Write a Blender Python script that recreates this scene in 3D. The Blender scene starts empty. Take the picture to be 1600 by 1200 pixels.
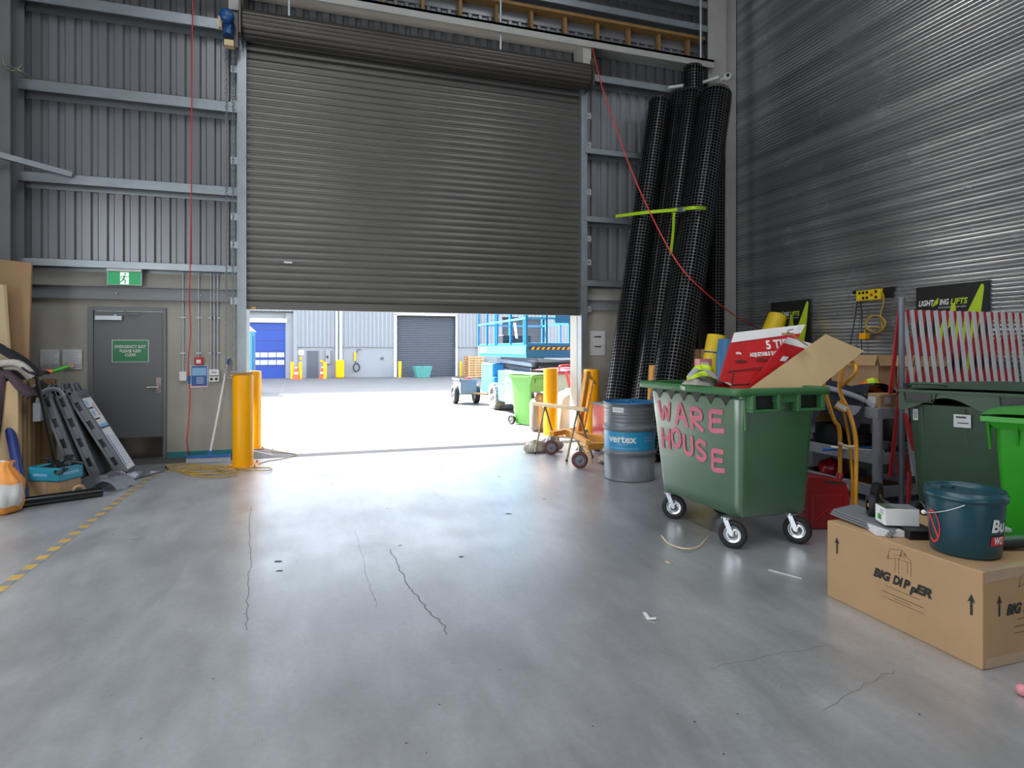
import bpy, math, random
from mathutils import Matrix, Vector
random.seed(7)
PI = math.pi
sc = bpy.context.scene
C = sc.collection

# ------------------------------------------------------------------ camera, sky, sun, lamps, exposure
YAW = math.radians(17.82)
FPX, HOR, EYE = 933.0, 547.0, 1.5
cam = bpy.data.cameras.new('camera'); cam_ob = bpy.data.objects.new('camera', cam); C.objects.link(cam_ob)
cam.sensor_width = 36.0; cam.lens = 36.0 * FPX / 1600.0
cam.shift_y = -(600.0 - HOR) / 1600.0
cam.clip_start = 0.05; cam.clip_end = 400
cam_ob.location = (0, 0, EYE); cam_ob.rotation_euler = (PI / 2, 0, -YAW)
sc.camera = cam_ob
sc.view_settings.view_transform = 'Standard'; sc.view_settings.look = 'None'
sc.view_settings.gamma = 1; sc.view_settings.use_curve_mapping = False
sc.view_settings.exposure = 0.14
sc.cycles.max_bounces = 8; sc.cycles.diffuse_bounces = 5; sc.cycles.glossy_bounces = 4
sc.cycles.sample_clamp_indirect = 6; sc.cycles.caustics_reflective = False; sc.cycles.caustics_refractive = False

world = bpy.data.worlds.new('sky'); sc.world = world; world.use_nodes = True
wn = world.node_tree; wn.nodes.clear()
wo = wn.nodes.new('ShaderNodeOutputWorld'); wb = wn.nodes.new('ShaderNodeBackground')
sky = wn.nodes.new('ShaderNodeTexSky'); sky.sky_type = 'NISHITA'; sky.sun_disc = False
sky.sun_elevation = math.radians(50); sky.sun_rotation = math.radians(-30); sky.dust_density = 2.0
hs = wn.nodes.new('ShaderNodeHueSaturation'); hs.inputs['Saturation'].default_value = .55
wn.links.new(sky.outputs[0], hs.inputs['Color']); wn.links.new(hs.outputs[0], wb.inputs[0]); wb.inputs[1].default_value = 1.6
wn.links.new(wb.outputs[0], wo.inputs[0])

SUN_EL, SUN_AZ = math.radians(48), math.radians(-33)   # the sun stands beyond the yard, to the left
sd = Vector((math.sin(SUN_AZ) * math.cos(SUN_EL), math.cos(SUN_AZ) * math.cos(SUN_EL), math.sin(SUN_EL)))
sun = bpy.data.lights.new('sun', 'SUN'); sun.energy = 72.0; sun.angle = math.radians(0.6); sun.color = (1, .96, .9)
sun_ob = bpy.data.objects.new('sun', sun); C.objects.link(sun_ob)
sun_ob.rotation_euler = sd.to_track_quat('Z', 'Y').to_euler(); sun_ob.location = (0, 30, 40)

def area(name, loc, rot, sx, sy, power, col):
    l = bpy.data.lights.new(name, 'AREA'); l.shape = 'RECTANGLE'; l.size = sx; l.size_y = sy
    l.energy = power; l.color = col
    o = bpy.data.objects.new(name, l); C.objects.link(o); o.location = loc; o.rotation_euler = rot
    return o
# added fill lamps under the roof, out of view
area('roof_fill_light', (-1.0, 1.0, 9.2), (0, 0, 0), 1.6, 9, 260, (.93, .97, 1))
area('roof_fill_light', (4.0, 1.0, 9.2), (0, 0, 0), 1.6, 9, 200, (.93, .97, 1))
# added fill lamp behind the camera; the rear wall has no door
area('rear_fill_light', (0.5, -10.6, 2.6), (PI / 2, 0, 0), 6, 4.5, 260, (.93, .97, 1))

# added fill lamp inside the left wall, out of view, brightening left-facing sides
area('side_fill_light', (-4.1, 2.4, 2.5), (0, -PI / 2, 0), 3.8, 7.0, 300, (.93, .97, 1))

# ------------------------------------------------------------------ geometry helpers
def lin(c):
    c = c / 255.0
    return c / 12.92 if c <= .04045 else ((c + .055) / 1.055) ** 2.4
def rgb(h):
    h = h.lstrip('#'); return tuple(lin(int(h[i:i + 2], 16)) for i in (0, 2, 4))
S_, C_ = math.sin(YAW), math.cos(YAW)
def ray(u, v):
    t = (u - 800) / FPX; return S_ + C_ * t, C_ - S_ * t, (HOR - v) / FPX
def FL(u, v, z=0.0):
    d = ray(u, v); k = (z - EYE) / d[2]; return Vector((d[0] * k, d[1] * k, z))
def WY(u, v, y):
    d = ray(u, v); k = y / d[1]; return Vector((d[0] * k, y, EYE + d[2] * k))
def WX(u, v, x):
    d = ray(u, v); k = x / d[0]; return Vector((x, d[1] * k, EYE + d[2] * k))
def DP(u, v, dep):
    d = ray(u, v); return Vector((d[0] * dep, d[1] * dep, EYE + d[2] * dep))

M = {}
def mat(name, col, rough=.5, metal=0.0, var=.12, scale=6.0, bump=0.0, bscale=60, spec=.5, emit=0, coat=0, alpha=1, stretch=None):
    m = bpy.data.materials.new(name); m.use_nodes = True; nt = m.node_tree; b = nt.nodes['Principled BSDF']
    c = rgb(col) if isinstance(col, str) else col
    tc = nt.nodes.new('ShaderNodeTexCoord'); mp = nt.nodes.new('ShaderNodeMapping')
    nt.links.new(tc.outputs['Object'], mp.inputs[0])
    if stretch: mp.inputs['Scale'].default_value = stretch
    n = nt.nodes.new('ShaderNodeTexNoise'); n.inputs['Scale'].default_value = scale; n.inputs['Detail'].default_value = 5
    nt.links.new(mp.outputs[0], n.inputs[0])
    r = nt.nodes.new('ShaderNodeValToRGB'); r.color_ramp.elements[0].position = .22; r.color_ramp.elements[1].position = .78
    r.color_ramp.elements[0].color = tuple(x * (1 - var) for x in c) + (1,)
    r.color_ramp.elements[1].color = tuple(min(1, x * (1 + var)) for x in c) + (1,)
    nt.links.new(n.outputs[0], r.inputs[0]); nt.links.new(r.outputs[0], b.inputs['Base Color'])
    b.inputs['Roughness'].default_value = rough; b.inputs['Metallic'].default_value = metal
    b.inputs['Specular IOR Level'].default_value = spec; b.inputs['Coat Weight'].default_value = coat
    b.inputs['Alpha'].default_value = alpha
    if emit:
        nt.links.new(r.outputs[0], b.inputs['Emission Color']); b.inputs['Emission Strength'].default_value = emit
    if bump:
        n2 = nt.nodes.new('ShaderNodeTexNoise'); n2.inputs['Scale'].default_value = bscale; n2.inputs['Detail'].default_value = 4
        nt.links.new(mp.outputs[0], n2.inputs[0])
        bp = nt.nodes.new('ShaderNodeBump'); bp.inputs['Strength'].default_value = bump; bp.inputs['Distance'].default_value = .01
        nt.links.new(n2.outputs[0], bp.inputs['Height']); nt.links.new(bp.outputs[0], b.inputs['Normal'])
    M[name] = m
    return m

WM = {}
class MB:
    def __init__(s): s.v = []; s.f = []; s.m = []; s.s = []; s.mats = []
    def mi(s, m):
        m = M[m] if isinstance(m, str) else m
        if m not in s.mats: s.mats.append(m)
        return s.mats.index(m)
    def add(s, vs, fs, m, smooth=False, X=None):
        o = len(s.v); k = s.mi(m)
        for p in vs:
            p = Vector(p)
            s.v.append(X @ p if X is not None else p)
        for f in fs: s.f.append(tuple(i + o for i in f)); s.m.append(k); s.s.append(smooth)
        return s
    def box(s, lo, hi, m, X=None):
        a, b = lo, hi
        vs = [(x, y, z) for z in (a[2], b[2]) for y in (a[1], b[1]) for x in (a[0], b[0])]
        return s.add(vs, [(0, 2, 3, 1), (4, 5, 7, 6), (0, 1, 5, 4), (2, 6, 7, 3), (0, 4, 6, 2), (1, 3, 7, 5)], m, False, X)
    def hexa(s, bot, top, m, smooth=False):       # two loops of n points
        n = len(bot)
        return s.add(list(bot) + list(top), [tuple(range(n))[::-1], tuple(range(n, 2 * n))] +
                     [(i, (i + 1) % n, n + (i + 1) % n, n + i) for i in range(n)], m, smooth)
    def bar(s, p0, p1, w, h, m, up=(0, 0, 1)):     # rectangular bar between two points
        p0, p1 = Vector(p0), Vector(p1); d = (p1 - p0).normalized(); up = Vector(up)
        if abs(d.dot(up)) > .98: up = Vector((0, 1, 0))
        r = d.cross(up).normalized(); u = r.cross(d)
        q = [r * w / 2 * a + u * h / 2 * b for a, b in ((-1, -1), (1, -1), (1, 1), (-1, 1))]
        return s.hexa([p0 + x for x in q], [p1 + x for x in q], m)
    def cyl(s, p0, p1, r, m, n=16, r2=None, caps=True, smooth=True):
        p0, p1 = Vector(p0), Vector(p1); d = (p1 - p0).normalized()
        a = d.orthogonal().normalized(); b = d.cross(a); r2 = r if r2 is None else r2
        vs = [p0 + (a * math.cos(2 * PI * i / n) + b * math.sin(2 * PI * i / n)) * r for i in range(n)] + \
             [p1 + (a * math.cos(2 * PI * i / n) + b * math.sin(2 * PI * i / n)) * r2 for i in range(n)]
        s.add(vs, [(i, (i + 1) % n, n + (i + 1) % n, n + i) for i in range(n)], m, smooth)
        if caps: s.add(vs, [tuple(range(n))[::-1], tuple(range(n, 2 * n))], m)
        return s
    def tube(s, pts, r, m, n=8, closed=False, curve=0, caps=True, squash=1.0):
        pts = [Vector(p) for p in pts]
        if curve: pts = spline(pts, curve, closed)
        k = len(pts); vs = []; ref = None
        for i, p in enumerate(pts):
            a = pts[i - 1] if (i or closed) else p; b = pts[(i + 1) % k] if (i < k - 1 or closed) else p
            d = (b - a).normalized() if (b - a).length > 1e-9 else Vector((0, 0, 1))
            if ref is None: ref = d.orthogonal().normalized()
            ref = (ref - d * ref.dot(d)); ref = ref.normalized() if ref.length > 1e-6 else d.orthogonal().normalized()
            q = d.cross(ref)
            rr = r[i * len(r) // k] if isinstance(r, (list, tuple)) else r
            vs += [p + (ref * math.cos(2 * PI * j / n) + q * math.sin(2 * PI * j / n) * squash) * rr for j in range(n)]
        fs = []
        for i in range(k if closed else k - 1):
            i2 = (i + 1) % k
            fs += [(i * n + j, i * n + (j + 1) % n, i2 * n + (j + 1) % n, i2 * n + j) for j in range(n)]
        s.add(vs, fs, m, True)
        if caps and not closed: s.add([vs[j] for j in range(n)] + vs[-n:], [tuple(range(n))[::-1], tuple(range(n, 2 * n))], m)
        return s
    def lathe(s, prof, m, X=None, n=32, smooth=True, a0=0, a1=2 * PI):
        full = abs(a1 - a0 - 2 * PI) < 1e-6; c = n if full else n + 1; vs = []
        for (r, z) in prof:
            vs += [(r * math.cos(a0 + (a1 - a0) * j / n), r * math.sin(a0 + (a1 - a0) * j / n), z) for j in range(c)]
        fs = []
        for i in range(len(prof) - 1):
            for j in range(n):
                j2 = (j + 1) % c; fs.append((i * c + j, i * c + j2, (i + 1) * c + j2, (i + 1) * c + j))
        return s.add(vs, fs, m, smooth, X)
    def grid(s, fn, nu, nv, m, smooth=True, X=None):
        vs = [fn(i / nu, j / nv) for j in range(nv + 1) for i in range(nu + 1)]
        fs = [(j * (nu + 1) + i, j * (nu + 1) + i + 1, (j + 1) * (nu + 1) + i + 1, (j + 1) * (nu + 1) + i) for j in range(nv) for i in range(nu)]
        return s.add(vs, fs, m, smooth, X)
    def prism(s, poly, depth, m, X=None):          # polygon in XY, extruded along +Z
        n = len(poly)
        return s.add([(x, y, 0) for x, y in poly] + [(x, y, depth) for x, y in poly],
                     [tuple(range(n))[::-1], tuple(range(n, 2 * n))] + [(i, (i + 1) % n, n + (i + 1) % n, n + i) for i in range(n)], m, False, X)
    def quad(s, a, b, c, d, m): return s.add([a, b, c, d], [(0, 1, 2, 3)], m)
    def sphere(s, c, r, m, n=12, k=8, sc_=(1, 1, 1)):
        c = Vector(c)
        return s.grid(lambda u, v: c + Vector((r * sc_[0] * math.sin(PI * v) * math.cos(2 * PI * u), r * sc_[1] * math.sin(PI * v) * math.sin(2 * PI * u), -r * sc_[2] * math.cos(PI * v))), n, k, m)
    def text(s, txt, m, X, size=.1, bold=0.0, shear=0.0, width=None, align='CENTER', warp=None):
        cu = bpy.data.curves.new('t', 'FONT'); cu.body = txt; cu.size = size; cu.offset = bold; cu.shear = shear
        cu.align_x = align; cu.align_y = 'CENTER'; cu.resolution_u = 3
        ob = bpy.data.objects.new('t', cu); me = bpy.data.meshes.new_from_object(ob)
        vs = [v.co.copy() for v in me.vertices]; fs = [tuple(p.vertices) for p in me.polygons]
        if width and vs:
            w = max(v.x for v in vs) - min(v.x for v in vs)
            for v in vs: v.x *= width / w
        if warp: vs = [warp(v) for v in vs]
        s.add(vs, fs, m, False, X)
        bpy.data.objects.remove(ob); bpy.data.curves.remove(cu); bpy.data.meshes.remove(me)
        return s
    def build(s, name, parent=None, world=True, bevel=0, seg=2):
        inv = WM[parent.name].inverted() if (parent is not None and world) else None
        vs = [inv @ p for p in s.v] if inv is not None else [p.copy() for p in s.v]
        loc = Vector((0, 0, 0))
        if parent is None and vs:
            xs = [p.x for p in vs]; ys = [p.y for p in vs]
            loc = Vector(((min(xs) + max(xs)) / 2, (min(ys) + max(ys)) / 2, min(p.z for p in vs)))
            vs = [p - loc for p in vs]
        me = bpy.data.meshes.new(name); me.from_pydata([tuple(p) for p in vs], [], s.f)
        for m in s.mats: me.materials.append(m)
        me.polygons.foreach_set('material_index', s.m); me.polygons.foreach_set('use_smooth', s.s); me.update()
        o = bpy.data.objects.new(name, me); C.objects.link(o)
        if parent is not None: o.parent = parent; WM[o.name] = WM[parent.name].copy()
        else: o.location = loc; WM[o.name] = Matrix.Translation(loc)
        if bevel:
            b = o.modifiers.new('bevel', 'BEVEL'); b.width = bevel; b.segments = seg; b.limit_method = 'ANGLE'; b.angle_limit = math.radians(40)
        return o
def spline(pts, k, closed=False):
    out = []; n = len(pts)
    for i in range(n if closed else n - 1):
        g = (lambda j: pts[j % n]) if closed else (lambda j: pts[max(0, min(n - 1, j))])
        a, b, c, d = g(i - 1), g(i), g(i + 1), g(i + 2)
        for q in range(k):
            t = q / k
            out.append(.5 * ((2 * b) + (c - a) * t + (2 * a - 5 * b + 4 * c - d) * t * t + (3 * b - a - 3 * c + d) * t ** 3))
    if not closed: out.append(pts[-1])
    return out
def T(x, y, z): return Matrix.Translation((x, y, z))
def RZ(a): return Matrix.Rotation(a, 4, 'Z')
def RX(a): return Matrix.Rotation(a, 4, 'X')
def RY(a): return Matrix.Rotation(a, 4, 'Y')
def frame(o, ex, ey):                              # matrix with local x,y axes given (writing on a face)
    ex = Vector(ex).normalized(); ey = Vector(ey); ey = (ey - ex * ex.dot(ey)).normalized(); ez = ex.cross(ey)
    R = Matrix((ex, ey, ez)).transposed().to_4x4(); return Matrix.Translation(Vector(o)) @ R
def tag(o, label, cat, group=None, kind=None):
    o['label'] = label; o['category'] = cat
    if group: o['group'] = group
    if kind: o['kind'] = kind
    return o
def thing(name, loc, label, cat, rz=0, group=None):
    o = bpy.data.objects.new(name, None); C.objects.link(o); o.location = loc; o.rotation_euler = (0, 0, rz)
    o.empty_display_size = .1
    WM[o.name] = Matrix.Translation(Vector(loc)) @ RZ(rz)
    return tag(o, label, cat, group)
def struct(o): o['kind'] = 'structure'; return o
def sempty(name, loc):
    o = bpy.data.objects.new(name, None); C.objects.link(o); o.location = loc; WM[o.name] = Matrix.Translation(Vector(loc)); return struct(o)
def dup(root, loc, rz=0, label=None, group=None):
    r = root.copy(); C.objects.link(r); r.location = loc; r.rotation_euler = (0, 0, rz); WM[r.name] = Matrix.Translation(Vector(loc)) @ RZ(rz)
    if label: r['label'] = label
    if group: r['group'] = group
    for ch in list(root.children):
        c = ch.copy(); C.objects.link(c); c.parent = r; WM[c.name] = WM[r.name]
        for g in list(ch.children):
            d = g.copy(); C.objects.link(d); d.parent = c
    return r

# ------------------------------------------------------------------ materials
mat('galv', '9aa1a6', .42, .75, .12, 5, .05)
mat('trailer_zinc', '6d7378', .5, .4, .12, 5)
mat('galv_light', 'b9c0c4', .45, .5, .08, 5)
mat('steel_paint', '86878a', .5, .1, .08, 3)
mat('beam_paint', 'b0aea9', .55, 0, .08, 3)
mat('sheet_grey', '888a8e', .32, .4, .12, 1.2, stretch=(1, 1, .3))
mat('shutter', '605e5a', .36, .45, .1, 2.5, stretch=(.6, 1, 1))
mat('shutter_drum', '4e4a46', .4, .45, .1, 3)
mat('concrete_wall', 'a8a49a', .85, 0, .13, 2.2, .25, 40)
mat('concrete_light', 'a9a8a4', .8, 0, .05, 2)
mat('door_grey', '67686a', .45, 0, .04, 3)
mat('frame_grey', '6f7275', .45, 0, .05, 3)
mat('kick', '6b615d', .22, .9, .1, 4)
mat('white', 'e4e4e2', .5, 0, .03, 5)
mat('paper', 'd9d9dc', .6, 0, .05, 12)
mat('paper_print', 'a4a6ab', .6, 0, .1, 40)
mat('sign_green', '0a7a45', .4, 0, .03, 5)
mat('exit_green', '0c9a58', .4, 0, .02, 5, emit=.35)
mat('exit_white', 'f4fff8', .4, 0, .02, 5, emit=.55)
mat('black', '111113', .45, 0, .15, 8)
mat('black_gloss', '0b0b0c', .18, 0, .1, 8)
mat('rubber', '1d1d1f', .7, 0, .2, 20, .2)
mat('yellow', 'f5a800', .36, 0, .03, 3, spec=.25)
mat('yellow_plate', 'e0a040', .5, 0, .1, 8)
mat('red', 'c01a1e', .35, 0, .08, 6)
mat('red_dark', '8e0a16', .38, 0, .1, 6)
mat('red_cord', 'd33a30', .5, 0, .05, 6)
mat('yellow_cord', 'b8922a', .5, 0, .12, 20)
mat('blue_motor', '1d4f86', .35, 0, .12, 20)
mat('blue_poster', '1b5fa8', .45, 0, .05, 10)
mat('blue_pale', '86b4dc', .45, 0, .05, 10)
mat('teal', '1f7f86', .5, 0, .1, 10)
mat('timber', '94703f', .6, 0, .25, 5, .1, 50, stretch=(1, 1, .2))
mat('timber_pale', 'd8bf98', .6, 0, .12, 5, stretch=(1, 1, .15))
mat('card', 'b08e68', .75, 0, .07, 4, .08, 150)
mat('card_pale', 'c8aa80', .75, 0, .07, 4, .05, 150)
mat('card_dark', '8d6a45', .78, 0, .08, 4)
mat('tape', 'b49a80', .25, 0, .06, 8)
mat('ink', '23211f', .6, 0, .05, 9)
mat('grid_black', '28292a', .3, 0, .15, 6)
mat('grid_core', '040405', .9, 0, .2, 6, spec=.1)
mat('bin_green', '315c37', .42, 0, .16, 2.5, .08, 30, spec=1.0, coat=1)
M['bin_green'].node_tree.nodes['Principled BSDF'].inputs['Coat Roughness'].default_value = .36
M['bin_green'].node_tree.nodes['Principled BSDF'].inputs['Coat IOR'].default_value = 1.75
mat('bin_face', '5c8a5e', .5, 0, .18, 2.5, .1, 30)
mat('bin_rim', '3c6e42', .45, 0, .12, 4)
mat('bin_dark', '304a36', .5, 0, .14, 4, .1, 40)
mat('bin_lime', '2f9a22', .35, 0, .1, 4)
mat('bin_bright', '4a8c38', .4, 0, .08, 4)
mat('bin_red', '8a262e', .45, 0, .1, 4)
mat('spray', 'cf6f80', .6, 0, .1, 30)
mat('chrome', 'c8ccd0', .22, 1, .1, 8)
mat('drum_grey', '6c7278', .36, .1, .1, 3)
mat('drum_blue', '2b90bd', .35, 0, .04, 3)
mat('drum_top', '2d6d9c', .3, .2, .1, 6)
mat('pj_orange', 'dd9a3c', .45, 0, .12, 8)
mat('truck_yellow', 'd99414', .35, .0, .12, 8)
mat('grey_plastic', '74777d', .5, 0, .08, 6)
mat('cart_grey', '8d8e94', .5, 0, .06, 6)
mat('ramp_grey', '60646a', .5, 0, .1, 6, .15, 60)
mat('brass_grey', '8d8a70', .4, .4, .1, 8)
mat('maroon', '5e3236', .5, 0, .1, 8)
mat('pole_grey', '6a6e78', .45, .4, .06, 6)
mat('slat_white', 'd6d9dc', .45, 0, .06, 6)
mat('slat_red', 'b5242a', .45, 0, .08, 6)
mat('blue_vinyl', '2a3a78', .28, 0, .12, 4)
mat('felt', '4a3b44', .95, 0, .35, 45, .5, 200)
mat('felt_dark', '2b2b30', .95, 0, .3, 60, .5, 200)
mat('bag_orange', 'd98a3a', .6, 0, .12, 6, .3, 12)
mat('bag_label', 'b9b7b4', .6, 0, .08, 10)
mat('box_teal', '2f97b0', .45, 0, .05, 6)
mat('yellow_soft', 'e0bf1c', .5, 0, .1, 6)
mat('blue_soft', '2a6c9c', .5, 0, .1, 6)
mat('hivis', 'c8e82a', .6, 0, .1, 10)
mat('lime', 'b4cf2a', .5, 0, .05, 10)
mat('poster_black', '131414', .5, 0, .1, 3)
mat('poster_grey', '8a8c8c', .5, 0, .1, 3)
mat('strap_lime', 'a9cf1e', .5, 0, .05, 8)
mat('bucket', '17424e', .3, 0, .06, 5)
mat('cloth_navy', '1a1f2c', .9, 0, .2, 20, .3, 80)
mat('cloth_grey', '4d4e54', .9, 0, .2, 20, .3, 80)
mat('plastic_bag', 'c9ccd2', .35, 0, .1, 15, .3, 25)
mat('smoke_film', '55585e', .22, 0, .2, 15, .3, 25)
mat('orange', 'e8742a', .45, 0, .08, 6)
mat('lift_blue', '126090', .35, 0, .05, 4)
mat('lift_pale', '3384b4', .4, 0, .05, 4)
mat('lift_dark', '2a2d32', .6, .2, .2, 12)
mat('tyre_grey', '77736b', .8, 0, .15, 12, .3, 30)
mat('barrel_white', '8d8f90', .5, 0, .05, 5)
mat('cyl_silver', '5d5b57', .4, .4, .15, 8)
mat('far_clad', '86888a', .5, 0, .03, 1)
mat('far_bounce', 'eceeee', .6, 0, .02, 1)
mat('far_panel', '88898a', .7, 0, .03, 1)
mat('far_shutter', '4f5257', .5, .1, .04, 1)
mat('far_blue', '163a86', .5, 0, .06, 1)
mat('far_pane', 'b0b4b4', .3, 0, .1, 2)
mat('pallet', 'c09262', .7, 0, .2, 10)
mat('cone', 'e8502e', .5, 0, .05, 8)
mat('skip_green', '4b8a80', .6, 0, .1, 4)
mat('rag', 'b9b2a6', .9, 0, .2, 20, .4, 60)
mat('crack', '5e6063', .7, 0, .1, 8)
mat('joint', '6a6b6c', .7, 0, .1, 8)
mat('stain', '3d3c3a', .5, 0, .2, 8)
mat('pink', 'd88a94', .5, 0, .1, 8)
mat('tape_dark', '7a7d82', .6, 0, .1, 10)
mat('hazard', 'b8954f', .6, 0, .15, 20)
mat('ceiling_sheet', '9a9c9c', .6, .2, .05, 2)
mat('added_panel', 'e8f0f4', .6, 0, .02, 2)

def floor_material():
    m = bpy.data.materials.new('polished_concrete'); m.use_nodes = True; nt = m.node_tree; b = nt.nodes['Principled BSDF']
    tc = nt.nodes.new('ShaderNodeTexCoord')  # white band above the view, added to brighten the floor reflection
    def noise(scale, detail, rough=.6, stretch=None, dist=0):
        mp = nt.nodes.new('ShaderNodeMapping'); nt.links.new(tc.outputs['Object'], mp.inputs[0])
        if stretch: mp.inputs['Scale'].default_value = stretch
        mp.inputs['Rotation'].default_value = (0, 0, .5 if stretch else 0)
        n = nt.nodes.new('ShaderNodeTexNoise'); n.inputs['Scale'].default_value = scale; n.inputs['Detail'].default_value = detail
        n.inputs['Roughness'].default_value = rough; n.inputs['Distortion'].default_value = dist
        nt.links.new(mp.outputs[0], n.inputs[0]); return n
    def ramp(src, stops):
        r = nt.nodes.new('ShaderNodeValToRGB'); e = r.color_ramp.elements
        for i, (p, c) in enumerate(stops):
            el = e[i] if i < 2 else e.new(p)
            el.position = p; el.color = (c, c, c, 1) if not isinstance(c, tuple) else c + (1,)
        nt.links.new(src, r.inputs[0]); return r
    a = noise(.9, 6, .58, dist=.15); bb = noise(5, 7, .66, (1, .3, 1)); c = noise(38, 5, .6)
    ra = ramp(a.outputs[0], [(.15, rgb('76787c')), (.5, rgb('9a9ca0')), (.85, rgb('bcbec1'))])
    rb = ramp(bb.outputs[0], [(.2, .62), (.8, 1.22)])
    rc = ramp(c.outputs[0], [(.25, .86), (.75, 1.1)])
    mx = nt.nodes.new('ShaderNodeMix'); mx.data_type = 'RGBA'; mx.blend_type = 'MULTIPLY'; mx.inputs[0].default_value = 1
    nt.links.new(ra.outputs[0], mx.inputs[6]); nt.links.new(rb.outputs[0], mx.inputs[7])
    mx2 = nt.nodes.new('ShaderNodeMix'); mx2.data_type = 'RGBA'; mx2.blend_type = 'MULTIPLY'; mx2.inputs[0].default_value = 1
    nt.links.new(mx.outputs[2], mx2.inputs[6]); nt.links.new(rc.outputs[0], mx2.inputs[7])
    nt.links.new(mx2.outputs[2], b.inputs['Base Color'])
    rr = ramp(noise(2.2, 3, .5).outputs[0], [(.2, .38), (.8, .26)]); nt.links.new(rr.outputs[0], b.inputs['Roughness'])
    b.inputs['Specular IOR Level'].default_value = 1.0
    b.inputs['IOR'].default_value = 2.35
    M['floor'] = m
floor_material()
mat('yard', '5d5c59', .7, 0, .12, .8, .1, 40)

def zinc_material():
    m = bpy.data.materials.new('zinc_cladding'); m.use_nodes = True; nt = m.node_tree; b = nt.nodes['Principled BSDF']
    tc = nt.nodes.new('ShaderNodeTexCoord')
    def nz(scale, st, detail=6):
        mp = nt.nodes.new('ShaderNodeMapping'); mp.inputs['Scale'].default_value = st; nt.links.new(tc.outputs['Object'], mp.inputs[0])
        n = nt.nodes.new('ShaderNodeTexNoise'); n.inputs['Scale'].default_value = scale; n.inputs['Detail'].default_value = detail
        nt.links.new(mp.outputs[0], n.inputs[0]); return n
    def rp(n, stops):
        r = nt.nodes.new('ShaderNodeValToRGB'); e = r.color_ramp.elements
        for i, (p, c) in enumerate(stops):
            el = e[i] if i < 2 else e.new(p)
            el.position = p; el.color = (c, c, c, 1) if not isinstance(c, tuple) else c + (1,)
        nt.links.new(n.outputs[0], r.inputs[0]); return r
    a = nz(1.0, (1, .05, 9)); s = nz(1.6, (1, 1.2, 1.6), 10)
    r1 = rp(a, [(.3, rgb('8e9296')), (.7, rgb('c6cacc'))])
    r2 = rp(s, [(.6, 1.0), (.68, 1.08)])
    mx = nt.nodes.new('ShaderNodeMix'); mx.data_type = 'RGBA'; mx.blend_type = 'MULTIPLY'; mx.inputs[0].default_value = 1
    nt.links.new(r1.outputs[0], mx.inputs[6]); nt.links.new(r2.outputs[0], mx.inputs[7]); nt.links.new(mx.outputs[2], b.inputs['Base Color'])
    b.inputs['Metallic'].default_value = .8
    r3 = rp(s, [(.58, .24), (.68, .3)]); nt.links.new(r3.outputs[0], b.inputs['Roughness'])
    M['zinc'] = m
zinc_material()

# ================================================================== THE SHELL
WXL, WXR, YB = -4.2, 7.3, 9.4        # inner faces: left wall, right wall, concrete of the back wall
DX0, DX1 = -1.0, 4.21                # shutter opening
b = MB()
b.box((WXL, -11, -.1), (WXR + .1, 8.9, 0), 'floor')
def strip(b, pts, w, m, z=.0012):
    for p, q in zip(pts, pts[1:]):
        p = Vector((p[0], p[1], z)); q = Vector((q[0], q[1], z)); d = (q - p)
        if d.length < 1e-6: continue
        n = Vector((-d.y, d.x, 0)).normalized() * w / 2
        b.quad(p - n, q - n, q + n, p + n, m)
def crack(b, pix, w=.006, jit=.012, m='crack'):
    pts = [FL(*p) for p in pix]; pts = spline(pts, 8)
    pts = [Vector((p.x + random.uniform(-jit, jit), p.y + random.uniform(-jit, jit), 0)) for p in pts]
    strip(b, pts, w, m)
crack(b, [(392, 790), (391, 860), (388, 930), (384, 985)], .004)
crack(b, [(610, 858), (622, 885), (640, 915), (662, 945), (690, 975), (700, 990)], .005)
crack(b, [(556, 830), (575, 905), (590, 950)], .002, .01)
crack(b, [(1110, 1045), (1200, 1025), (1290, 1010)], .0015)
crack(b, [(1290, 1110), (1370, 1060), (1400, 1050)], .0015)
crack(b, [(480, 745), (520, 742), (545, 742)], .008, .01)
for _ in range(45):                                   # scuffs and specks of dirt
    u = random.uniform(120, 1500); v = random.uniform(760, 1180); p = FL(u, v); r = random.uniform(.002, .006)
    a = random.uniform(0, PI); n = 6
    b.add([(p.x + r * math.cos(a + 2 * PI * k / n) * random.uniform(.6, 1.6), p.y + r * math.sin(a + 2 * PI * k / n) * random.uniform(.5, 1), .0014) for k in range(n)], [tuple(range(n))], 'stain')
for (u, v, r) in [(435, 877, .03), (437, 892, .025), (795, 803, .03), (505, 737, .02), (625, 852, .015), (780, 745, .03), (520, 755, .02), (720, 870, .02), (605, 795, .012), (690, 735, .02), (850, 780, .02)]:
    p = FL(u, v); n = 9
    b.add([(p.x + r * math.cos(2 * PI * k / n) * random.uniform(.5, 1.5), p.y + r * .7 * math.sin(2 * PI * k / n) * random.uniform(.5, 1.3), .0016) for k in range(n)], [tuple(range(n))], 'stain')
struct(b.build('floor'))
b = MB(); b.box((-60, 8.9, -.12), (80, 60, -.0), 'yard')
strip(b, [(-4, 8.912), (7.3, 8.912)], .018, 'joint')
strip(b, [FL(447, 592), FL(440, 612), FL(425, 635), FL(412, 665)], .02, 'joint')
strip(b, [(-20, 24), (30, 24)], .02, 'joint')
struct(b.build('floor_outside'))

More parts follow.
